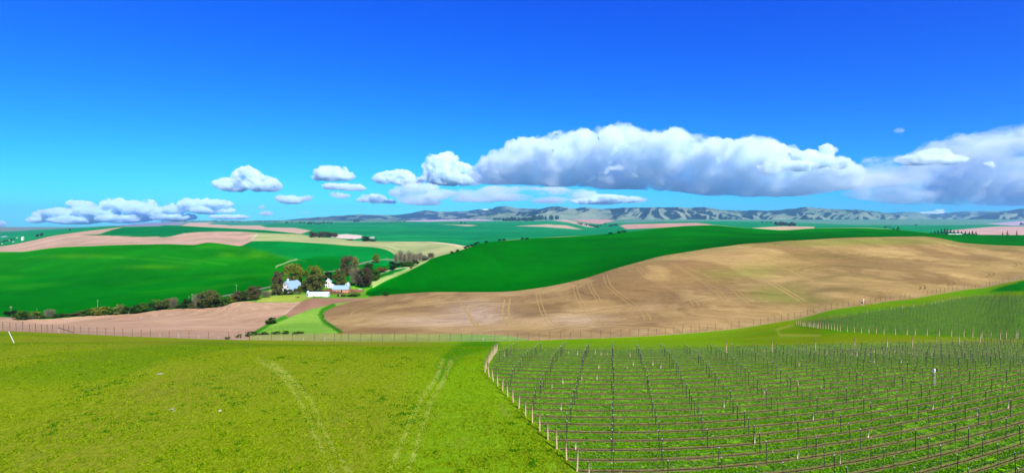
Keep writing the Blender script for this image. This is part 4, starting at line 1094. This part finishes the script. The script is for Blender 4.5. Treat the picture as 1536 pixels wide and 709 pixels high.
tree('leafing_tree', 532, 408, 385.5, 11, 'round', LG, 'light green tree beside the tallest brown one', group=FG)
tree('leafing_tree', 534, 428, 400, 21, 'twig', GY_, 'pale grey tree just coming into leaf right of the blue barn roof', group=FG)
tree('leafing_tree', 547, 430, 401, 23, 'round', (.06, .048, .03), 'dark brown tree beside the small white shed', group=FG)
tree('green_tree', 563, 421, 404, 15, 'round', MG, 'mid green tree at the right end of the farm trees', group=FG)
tree('dark_tree', 554, 408, 395, 14, 'round', DG, 'dark green tree behind the dark brown one at right', group=FG)
tree('red_bush', 572, 409, 400, 20, 'shrub', RD, 'rusty red brown thicket beyond the farm trees', 'bush', FG)
tree('green_tree', 565, 394, 381, 11, 'round', YG, 'lone yellow green tree beside the road on the far green field', group=FG)
tree('dark_tree', 588.5, 405, 392, 11, 'round', BLK, 'dark tree at the left foot of the bare grey trees', group=FG)
tree('bush', 430, 441.5, 433.5, 22, 'shrub', DG, 'dark green bushes against the front of the white barn', 'bush', FG)
tree('bush', 444, 441, 430, 13, 'shrub', OL, 'olive bush in front of the right half of the white barn', 'bush', FG)
tree('bush', 513, 444.5, 440.5, 14, 'shrub', DG, 'low dark bush on the bank below the brick barn, left one', 'bush', FG)
tree('bush', 532, 444.5, 440, 22, 'shrub', DG, 'long low dark bush on the bank below the brick barn, right one', 'bush', FG)
tree('bush', 579, 443.5, 437, 9, 'shrub', DG, 'single dark bush on the crest where ploughed hill meets wheat', 'bush', FG)
PG = 'bare grey trees in the valley'
for u, vb, vt, w, lab in ((594, 397, 378, 7, 'short bare grey tree at the left end of the grey grove'), (600.7, 397, 373.5, 9, 'tall bare grey tree, the tallest at the left of the grey grove'), (607, 397, 377.5, 8, 'bare grey tree just right of the tall left one in the grey grove'),
                          (613.5, 397, 374.8, 10, 'tall bare grey tree in the middle of the grey grove'), (619, 396, 377.8, 9, 'bare grey tree right of the tall middle one in the grove'), (624, 395, 379, 10, 'bare grey tree with wide crown in the right half of the grove'),
                          (630, 393, 377, 9, 'bare grey tree standing clear above the right half of the grove'), (635.5, 391, 381, 9, 'shorter bare grey tree near the right end of the grove'), (640, 389.5, 384, 7, 'low bare grey tree in the gap before the round one'), (646.5, 388, 378.3, 12, 'round grey brown tree alone at the right end of the grove')):
    tree('bare_tree', u, vb, vt, w, 'twig', GY_ if u < 643 else BR, lab, group=PG)
for u, vb, vt, w, c, lab in ((600, 401, 393, 14, BLK, 'dark thicket under the left of the grey grove'), (614, 400, 391, 20, MG, 'green thicket under the middle of the grey grove'), (625, 397, 389, 15, DG, 'dark green thicket under the right of the grey grove'), (616.5, 402.5, 399.3, 6, BR, 'small brown bush beside the pale farm strip'), (636, 391, 387, 8, BLK, 'dark bush under the right end of the grey grove')):
    tree('bush', u, vb, vt, w, 'shrub', c, lab, 'bush', PG)
HG = 'hedgerow along the valley road'
HD = [(-22,473,465,18,DG,'dark bush'),(14,474,464.5,15,BLK,'dark bush behind the white utility pole'),(29,478.8,465.5,21,MG,'big bright green bush'),(46,478,467.5,16,YG,'round yellow green bush'),(57,477.5,468,9,DG,'small dark bush right of the yellow green one'),(66,477,469.5,8,MG,'little green bush'),
      (74.5,476.5,463.5,12,GY_,'grey green bush with a pointed top'),(90,475.5,470,17,DG,'low dark green bush'),(105,474.5,470,14,MG,'low green bush'),(119,473.8,466,14,BR,'brownish green bush'),(133,472.8,463,15,MG,'leafy green bush'),(144,472.5,461,14,YG,'yellowish bush'),(155,472,457.5,18,YG,'tall yellow green bush crowned in light'),
      (168,471.5,462,14,MG,'green bush'),(180.5,470.8,457,16,LG,'pale grey green bush'),(193,470.3,459,14,DG,'dark green bush'),(206,469.5,454,16,DG,'tall dark bush'),(218,467.5,453,14,MG,'leafy bush'),(242,463.8,448,28,OL,'wide olive bush, broadest of the hedge'),(230,466,453,13,DG,'dark bush left of the wide olive one'),
      (255,463.3,452.5,11,MG,'green bush right of the wide olive one'),(260.5,462.8,446,10,GY_,'thin grey bare bush'),(271,462.3,452,14,DG,'dark green bush right of the thin grey one'),(282,462.3,447.5,11,BLK,'black green pointed bush'),(290,462,453,12,OL,'low olive bush'),(298,461.8,440,15,GY_,'tall grey bare tree of the hedge'),
      (313,460.8,435.5,26,OL,'tallest round grey olive tree of the hedge'),(309,461.5,450,16,DG,'dark bush under the tallest hedge tree, left'),(320,460.5,449,14,MG,'green bush under the tallest hedge tree, right'),(327,460,447,12,BLK,'black green bush at the hedge bend'),(340,456.8,444.5,14,MG,'round mid green bush'),
      (350,453.5,443,11,YG,'yellow green bush at the road bend'),(359,451.8,433.5,15,BR,'grey brown tree by the road'),(368,451,435,11,DG,'small dark tree by the road'),(380.5,450,429,19,BR,'rounded brown tree by the road'),(399,446,435.5,13,GY_,'thin grey leafless tree left of the farm')]
for u, vb, vt, w, c, lab in HD:
    kd = 'twig' if c is GY_ else ('round' if vb - vt > 19 else 'shrub')
    tree('hedge_tree' if kd == 'round' else 'hedge_bush', u, vb, vt - .6, w * 1.28, kd, c, lab + (' in the valley hedge' if 'hedge' not in lab and len(lab.split()) < 8 else ''), 'tree' if kd == 'round' else 'bush', HG)
LGp = 'dark bushes at the foot of the ploughed valley'
for u, vb, vt, w, lab in ((407, 485.5, 473.8, 16, 'largest dark bush standing at the top of the lime green tongue'), (358, 507, 500.5, 9, 'small dark bush by the fence, first from the left'), (370.5, 505, 496.8, 9, 'dark bush by the fence, second from the left'), (380, 503, 495.8, 10, 'dark bush by the fence, third from the left'), (396, 501.5, 497, 16, 'low dark bush under the left edge of the lime tongue'),
                          (412, 500.8, 496.6, 14, 'low dark bush along the bottom of the lime tongue, left one'), (427, 500.5, 495.5, 14, 'low dark bush along the bottom of the lime tongue, middle one'), (446, 500.3, 497, 16, 'low dark bush along the bottom of the lime tongue, right one'), (341, 508.5, 504, 8, 'scrubby low bush at the fence below the brown field')):
    tree('bush', u, vb, vt, w, 'shrub', DG, lab, 'bush', LGp)
CG = 'dark bushes along the crest of the wheat hill'
for i, (u, v) in enumerate(((678, 379.5), (686, 376.8), (698, 372.6), (702.5, 370.5), (707.5, 369), (712.5, 367), (716.5, 365.7), (729, 363.5), (750, 360.5), (756, 360.2), (784, 358.5), (790, 358.2), (915, 350.5), (929, 348.8), (936, 348))):
    tree('bush', u, v + .6, v - 3.4 + (.8 if u > 720 else 0), 6 if u < 900 else 8, 'shrub', BLK, f'{ORD[i + 1]} dark bush from the left along the wheat hill crest', 'bush', CG)
# trees beyond
QG = 'grey trees on the far olive field'
for i, (u, vt, w) in enumerate(((467, 347.5, 7), (473, 348.5, 7), (479, 347.5, 8), (485, 347.2, 7), (491, 348, 8), (497, 349, 6), (503, 349, 8))):
    tree('bare_tree', u, 356.5 - (u - 467) * .02, vt, w + 1, 'round', (.07, .065, .055), f'{ORD[i + 1]} tree from the left in the grey row on the far olive field', group=QG)
tree('dark_tree', 548, 362.2, 354.5, 13, 'round', BLK, 'rounded dark tree at the right end of the far pale patch', group=QG)
tree('bush', 559, 362, 358, 13, 'shrub', BR, 'reddish bush just right of the rounded dark far tree', 'bush', QG)
tree('bush', 525, 360.5, 358, 10, 'shrub', DG, 'low dark bush left of the rounded dark far tree', 'bush', QG)
KG = 'conifers behind the wheat hill at right'
def beyond(u, y): x = (u - U0) * y / F; return Vector((x, y, float(terr(u, y)[0])))
cl = [(1397, 348), (1402, 346.5), (1407, 345.5), (1412, 344), (1417, 342.5), (1421, 343), (1426, 344), (1431, 345.5), (1437, 345), (1442, 347), (1448, 346.5), (1454, 347.5), (1459, 346.5), (1464, 347.5)]
for i, (u, vt) in enumerate(cl):
    y = 1500 + 40 * math.sin(i * 2.3); p = beyond(u, y); vb = V0 + F * (H - p.z) / y
    tree('conifer', u, vb, vt, 7.5, 'conifer', (.008, .022, .014), f'{ORD[i + 1]} conifer from the left in the dark clump behind the wheat hill', group=KG, pos=p)
for i, (u, vt, w, lab) in enumerate(((1340, 341.5, 8, 'left of the small dark pair left of the conifer clump'), (1347, 340, 9, 'right of the small dark pair left of the conifer clump'), (1504, 347, 3.5, 'first lone conifer right of the dark clump'), (1511, 345.8, 4, 'second lone conifer right of the dark clump'), (1525, 345.5, 4, 'third lone conifer, nearest the right edge'))):
    p = beyond(u, 1500); vb = V0 + F * (H - p.z) / 1500
    tree('conifer', u, vb, vt, w, 'conifer', (.008, .022, .014), lab, group=KG, pos=p)
# woods too far off to tell tree from tree
V_, F_ = [], []
def wood(u0, u1, v, dv, h, n, seed):
    r = np.random.default_rng(seed)
    for i in range(n):
        u = r.uniform(u0, u1); vv = v + (u - u0) / (u1 - u0 + 1e-9) * dv + r.normal(0, .35)
        p = np.array(at(u, vv)); k = p[1] / F; hh = h * k * r.uniform(.6, 1.15); w = hh * r.uniform(.5, .9)
        b = sum(len(q) for q in V_); v3 = ICO_S[0] * (1 + r.normal(0, .16, (len(ICO_S[0]), 1))) * np.array([w * .6, w * .6, hh * .55]) + p + (0, 0, hh * .42)
        V_.append(v3); F_.append(ICO_S[1] + b)
ICO_S = ico(1)
for a in ((0, 22, 364, -5, 2.2, 26, 1), (54, 64, 355, -2, 4, 8, 2), (104, 106, 345.5, 0, 2.5, 3, 3), (190, 262, 334.5, -2.5, 1.3, 40, 4), (262, 420, 331.8, 1, 1.6, 90, 5), (425, 500, 334.6, 0, 2.0, 46, 6), (460, 480, 336, 0, 2.4, 18, 7), (530, 540, 332.5, 0, 2.2, 12, 8), (575, 610, 334.5, -2, 1.6, 16, 9),
          (600, 745, 329.5, -3, 2.2, 60, 10), (690, 700, 335, 0, 2.2, 8, 11), (755, 800, 331, 0, 5, 46, 12), (738, 760, 329, 1, 3, 20, 13), (800, 838, 329.5, -1, 7, 44, 14), (858, 880, 326.5, 0, 4.5, 22, 15), (866, 900, 335.5, 6, 2.4, 30, 16), (890, 910, 342, -6, 2.2, 20, 17), (912, 926, 339.5, -2, 3, 14, 18),
          (1142, 1158, 334, 0, 2.2, 12, 19), (1163, 1193, 337, 1.5, 5.0, 40, 20), (1090, 1110, 327.5, 0, 2.4, 12, 21), (1325, 1340, 341, 0, 2, 8, 22), (1370, 1378, 338.5, 0, 2, 4, 23), (1528, 1560, 337, 0, 3, 14, 24)): wood(*a)
me = np_mesh('distant_woods', np.concatenate(V_), np.concatenate(F_), mat_var('far foliage', (.012, .028, .018), .3, .02, .95, 0))
tag(link('distant_woods', me), 'scattered dark woods on the far hills', 'woods', kind='stuff')

# ------------------------------------------------------------------ the farmstead
M_WHITE = mat_var('white painted boards', (.54, .54, .53), .1, .8, .7, .1)
M_METAL = mat_var('blue grey roof metal', (.22, .34, .46), .15, .6, .45, .3, .1)
M_METALW = mat_var('pale roof metal', (.46, .55, .60), .12, .6, .45, .3, .1)
M_BRICK = mat_var('orange brown brick', (.46, .20, .10), .25, .9, .9, .05)
M_DARK = mat_var('dark opening', (.02, .02, .02), .2, 2)
M_GLASS = mat_var('dark window glass', (.03, .04, .05), .2, 2, .15, .5)

def house(name, p, w, d, he, hr, rz, wall_m, roof_m, label, cat, openings=(), over=.35, gambrel=False, ridge='y'):
    """gabled building, gable ends on the local y faces; openings: (kind, face, along, z0, width, height)"""
    t = tag(empty(name, p, rz), label, cat)
    hw = w / 2
    prof = [(-hw, 0), (hw, 0), (hw, he)] + ([(hw * .6, he + (hr - he) * .62)] if gambrel else []) + [(0, hr)] + ([(-hw * .6, he + (hr - he) * .62)] if gambrel else []) + [(-hw, he)]
    MB().prism([(x, z - (.4 if z == 0 else 0)) for x, z in prof], -d / 2, d / 2).obj('wall', wall_m, t)
    th = .16
    up = [q for q in prof if q[1] >= he]
    mb = MB(); n = len(up)
    for sgn in (1, -1):
        side = sorted([q for q in up if q[0] * sgn >= 0], key=lambda q: -abs(q[0]))
        (xa, za), (xb, zb) = side[0], side[1]
        ex = (xa + (xa - xb) / max(.01, abs(xa - xb)) * over, za - abs((zb - za) / max(.01, abs(xa - xb))) * over)
        line = [ex] + side[1:]
        low = [(x, z + .03) for x, z in line]; hi = [(x, z + th) for x, z in line]
        poly = low + hi[::-1]
        mb.prism(poly if sgn < 0 else poly[::-1], -d / 2 - over, d / 2 + over)
    rf = mb.obj('roof', roof_m, t)
    MB().box((0, 0, hr + th + .02), (.3, d + 2 * over, .12)).obj('ridge_cap', roof_m, rf)
    for kind, face, a, z0, ow, oh in openings:
        if face in ('f', 'b'): c = (a, (-d / 2 - .03) * (1 if face == 'f' else -1), z0 + oh / 2); dim = (ow, .08, oh)
        else: c = ((hw + .03) * (1 if face == 'r' else -1), a, z0 + oh / 2); dim = (.08, ow, oh)
        o = MB().box((0, 0, 0), dim).obj(kind, M_DARK if kind in ('door', 'doorway') else M_GLASS, t, c)
        fm = MB(); fr = .12
        for s_ in (-1, 1):
            if face in ('f', 'b'): fm.box((s_ * (ow / 2 + fr / 2), 0, 0), (fr, .14, oh + 2 * fr)); fm.box((0, 0, s_ * (oh / 2 + fr / 2)), (ow, .13, fr))
            else: fm.box((0, s_ * (ow / 2 + fr / 2), 0), (.14, fr, oh + 2 * fr)); fm.box((0, 0, s_ * (oh / 2 + fr / 2)), (.13, ow, fr))
        fm.obj('frame', M_WHITE, o)
    return t
p = at(437, 438); k = p.y / F
brn = house('white_barn', p, 19 * k, 24 * k, 6.5 * k, 17 * k, -.42, M_WHITE, M_METAL, 'big white barn with steep blue grey metal roof among the trees', 'barn',
      [('doorway', 'f', 0, 0, 3.2, 3.6), ('window', 'f', -2.6, 4.2, .9, 1.1), ('window', 'f', 2.6, 4.2, .9, 1.1), ('window', 'f', 0, 6.0, 1.0, 1.2)], .5, True)
lt = MB().prism([(-5 * k, -.3), (0, -.3), (0, 6 * k), (-5 * k, 4 * k)], -7 * k, 7 * k).obj('lean_to', M_WHITE, brn, (-9.5 * k - .02, -4 * k, 0))
MB().box((0, 0, .5), (1.3, 1.3, 1.6)).prism([(-.85, 1.3), (.85, 1.3), (0, 2.0)], -.85, .85).obj('cupola', M_METALW, brn, (0, -7 * k, 17 * k))
p = at(479, 444); k = p.y / F
house('long_shed', p, 9 * k, 29 * k, 4.2 * k, 6.2 * k, math.pi / 2 + .03, M_WHITE, M_METALW, 'long low white shed below the trees beside the round bin', 'shed',
      [('doorway', 'l', -2, 0, .8, .5), ('doorway', 'l', 3.5, 0, 1.0, .5)], .25)
p = at(462, 444); k = p.y / F
gb = tag(empty('grain_bin', p), 'round grey metal grain bin at the left end of the long white shed', 'grain bin')
mb = MB(); mb.rod([(0, 0, -.2)] + [(0, 0, .6 * i) for i in range(1, 6)], 2.3 * k, 16); mb.obj('bin_wall', mat_var('ribbed bin metal', (.46, .56, .62), .2, 1.5, .4, .3, .3), gb, None, True)
MB().rod([(0, 0, 3.0), (0, 0, 3.05), (0, 0, 4.0), (0, 0, 4.2)], [2.45 * k, 2.45 * k, .35, .3], 16).obj('bin_roof', M_METALW, gb)
MB().box((0, -2.32 * k, 1.1), (.7, .1, 1.6)).obj('hatch', M_DARK, gb)
p = at(512, 437.5); k = p.y / F
bb = house('brick_barn', p, 10 * k, 24 * k, 4.6 * k, 9.6 * k, math.pi / 2 - .04, M_BRICK, M_METAL, 'orange brick barn with pale blue metal roof and dark doorways', 'barn',
      [('doorway', 'l', -1.1, 0, 1.5, 2.0), ('doorway', 'l', 1.1, .2, 1.0, 1.4), ('window', 'l', -4.6, .7, .9, .9), ('window', 'l', 4.4, .7, .9, .9)], .4)
p = at(492.5, 430.8); k = p.y / F
wh = house('farmhouse', p, 8.5 * k, 9 * k, 8.5 * k, 12.8 * k, .12, M_WHITE, M_METALW, 'tall white farmhouse with dark upper window between the trees', 'house',
      [('window', 'f', -.95, 3.0, .9, 1.5), ('window', 'f', .95, 3.0, .9, 1.3), ('window', 'f', .95, .9, .9, 1.3), ('door', 'f', -.9, 0, .95, 2.0), ('window', 'r', 0, 3.0, .9, 1.3)], .3)
MB().prism([(0, -.3), (4 * k, -.3), (4 * k, 4.2 * k), (0, 5.4 * k)], -3.5 * k, 3.5 * k).obj('side_wing', M_WHITE, wh, (4.25 * k + .02, 0, 0))
MB().box((0, 0, 0), (.6, .6, 1.6)).obj('chimney', M_BRICK, wh, (-.6, .8, 12.8 * k))
p = at(546, 428.8); k = p.y / F
house('small_shed', p, 4.6 * k, 5 * k, 3.6 * k, 5.6 * k, .1, M_WHITE, M_METALW, 'tiny white shed at the foot of the dark brown tree', 'shed', [('door', 'f', 0, 0, .8, 1.5)], .15)
p = at(521.5, 428.5); k = p.y / F
house('outbuilding', p, 6 * k, 5 * k, 3.4 * k, 5.2 * k, -.1, M_WHITE, M_METALW, 'small white outbuilding peeping over the right end of the blue barn roof', 'shed', [('window', 'f', 0, .6, .7, .7)], .2)
for u, y, w, lab in ((1427, 1380, 9, 'long white roofed shed in front of the conifers, left of two'), (1437.5, 1370, 9, 'long white roofed shed in front of the conifers, right of two')):
    p = beyond(u, y); k = y / F; vb = V0 + F * (H - p.z) / y
    house('far_shed', p, 6 * k, w * k, (vb - 352.2) * k, (vb - 350.6) * k, math.pi / 2, M_WHITE, M_WHITE, lab, 'shed', [('doorway', 'l', 0, 0, 3, 3)], .3)
p = at(34, 360.5); k = p.y / F
el = tag(empty('grain_elevator', p), 'white grain elevator tower in the hazy village at far left', 'grain elevator')
MB().box((0, 0, 2.2 * k), (2.4 * k, 2.4 * k, 4.6 * k)).obj('tower', M_WHITE, el); MB().prism([(-1.3 * k, 4.5 * k), (1.3 * k, 4.5 * k), (0, 5.8 * k)], -1.3 * k, 1.3 * k).obj('roof', M_METALW, el)
for i, (u, v) in enumerate(((26, 357), (14, 361), (3, 366), (20, 363))):
    p = at(u, v); k = p.y / F
    house('village_house', p, 1.5 * k, 2 * k, .7 * k, 1.3 * k, .4 * i, M_WHITE, M_METAL, ['white house by the elevator, first of the far village', 'white house in the middle of the far village', 'white house at the left edge of the far village', 'white house below the others in the far village'][i], 'house', [('window', 'f', 0, .4 * k, .5 * k, .4 * k)], .1 * k)
# yard things
tr_ = tag(empty('stock_trough', at(540.5, 434.5)), 'long pale trough on the grass right of the brick barn', 'trough')
MB().box((0, 0, .35), (3.0, .9, .5)).obj('basin', M_METALW, tr_)
for s_ in (-1.2, 1.2): MB().box((s_, 0, .05), (.15, .7, .3)).obj('leg', M_OLDWOOD, tr_)
tk = tag(empty('fuel_tank', at(510, 444.5)), 'small cream upright tank on the bank below the brick barn', 'tank')
MB().rod([(0, 0, 0), (0, 0, .2), (0, 0, 1.5), (0, 0, 1.75)], [.4, .5, .5, .2], 10).obj('drum', mat_var('cream paint', (.75, .68, .48), .1, 3), tk, None, True)
for s_ in (-.3, .3): MB().box((s_, 0, -.1), (.1, .5, .3)).obj('leg', M_OLDWOOD, tk)
p = at(446.5, 446.5); r_ = random.Random(4); mb = MB()
for i in range(26):
    a = r_.uniform(0, 6.28); L2 = r_.uniform(.7, 1.7); c = Vector((r_.gauss(0, .8), r_.gauss(0, .4), r_.uniform(.1, .9)))
    d = Vector((math.cos(a), math.sin(a), r_.uniform(-.2, .3))) * L2
    mb.rod([tuple(c - d * .5), tuple(c + d * .5)], .09, 4)
tag(mb.obj('brush_pile', mat_var('rusty brown brushwood', (.16, .07, .035), .4, 3), loc=p), 'rusty brown brush pile on the lime grass by the white barn', 'brush pile')
# utility poles
up_me = MB().rod([(0, 0, -.5), (0, 0, 1)], [.016, .011], 6).mesh('pole', [mat_var('bleached pole', (.42, .40, .36), .2, 4)], True)
xa_me = MB().box((0, 0, .93), (.20, .02, .022)).box((0, 0, .86), (.14, .018, .018)).mesh('crossarm', [mat_var('crossarm timber', (.34, .32, .28), .2, 4)])
in_me = MB().rod([(0, 0, .94), (0, 0, .985)], [.010, .007], 6).mesh('insulator', [M_TIP], True)
for u, vb, vt, lab in ((16.5, 474, 459, 'white utility pole at the left end of the hedge'), (146.5, 460, 449.5, 'thin utility pole standing in the wheat above the yellowish bush'), (288.3, 451, 440.5, 'utility pole behind the hedge left of the tall grey tree'), (283.5, 452, 444, 'shorter utility pole just left of another behind the hedge'),
                       (354.5, 438, 427, 'utility pole beside the road bend above the hedge'), (580.5, 391, 385, 'utility pole beside the far road right of the lone tree'), (555.5, 394.5, 389.5, 'utility pole beside the far road left of the lone tree'), (55.5, 468, 462, 'faint utility pole in the wheat above the small dark bush')):
    p = at(u, vb); h_ = (vb - vt) * p.y / F
    t_ = tag(empty('utility_pole', p, .5), lab, 'utility pole', 'utility poles along the valley road')
    for nm_, me_ in (('pole', up_me), ('crossarm', xa_me)): e = link(nm_, me_, t_); e.scale = (h_, h_, h_) if nm_ == 'crossarm' else (h_ * 1.1, h_ * 1.1, h_)
    for s_ in (-.09, 0, .09): e = link('insulator', in_me, t_); e.location = (s_ * h_, 0, 0); e.scale = (h_, h_, h_)

# ------------------------------------------------------------------ grass of the meadow and of the vineyard alleys
n = 170000
uu_ = rng.uniform(-40, 1580, n); iv = rng.uniform(1 / 135.0, 1 / 47.0, n); yy_ = 1 / iv
xx_ = (uu_ - U0) * yy_ / F; zz_ = terr(uu_, yy_); vv_ = V0 + F * (H - zz_) / yy_
inv_ = in_poly(uu_, vv_, np.array(BLOCK1)); Yt = vine_xy(xx_, yy_, UC1)[1] / 2.4; fr_ = np.abs(Yt - np.floor(Yt) - .5)
clump = .45 * fbm(xx_ / 6, yy_ / 9, 3, 88) + .55 * fbm(xx_ / .9, yy_ / 1.1, 2, 89)
keep = np.where(inv_, (fr_ < .30) & (clump > .35), clump > rng.uniform(.3, .62, n)) & ~in_poly(uu_, vv_, B2P) & (yy_ < fyv.max()) & (yy_ < fy(uu_) - 1)
xx_, yy_, zz_, inv_, clump = xx_[keep], yy_[keep], zz_[keep], inv_[keep], clump[keep]; n = len(xx_)
hh = rng.uniform(.07, .17, n) * np.where(inv_, 1.0, .55 + 1.5 * (clump - .35).clip(0, 1)) ; V = np.zeros((n, 6, 3)); a = rng.uniform(0, 6.28, n)
for q in range(2):
    aa = a + q * 1.6; w_ = .10
    V[:, q * 3, 0] = xx_ - np.cos(aa) * w_; V[:, q * 3, 1] = yy_ - np.sin(aa) * w_; V[:, q * 3, 2] = zz_ - .01
    V[:, q * 3 + 1, 0] = xx_ + np.cos(aa) * w_; V[:, q * 3 + 1, 1] = yy_ + np.sin(aa) * w_; V[:, q * 3 + 1, 2] = zz_ - .01
    V[:, q * 3 + 2, 0] = xx_ + rng.normal(0, .06, n); V[:, q * 3 + 2, 1] = yy_ + rng.normal(0, .06, n); V[:, q * 3 + 2, 2] = zz_ + hh
col = np.where(inv_[:, None], alb(104, 168, 14), alb(132, 164, 18)) * rng.uniform(.8, 1.25, (n, 1))
dkc = (clump > .71) & ~inv_; col[dkc] = alb(78, 140, 8) * rng.uniform(.7, 1.2, (dkc.sum(), 1))
me = np_mesh('meadow_grass', V.reshape(-1, 3), np.arange(6 * n).reshape(-1, 3), M_TUFT)
c4 = np.ones((n, 6, 4), np.float32); c4[..., :3] = col[:, None]
ca = me.color_attributes.new('tint', 'FLOAT_COLOR', 'POINT'); ca.data.foreach_set('color', c4.ravel())
tag(link('meadow_grass', me), 'short tufted spring grass on the meadow and between the vine rows', 'grass', kind='stuff')
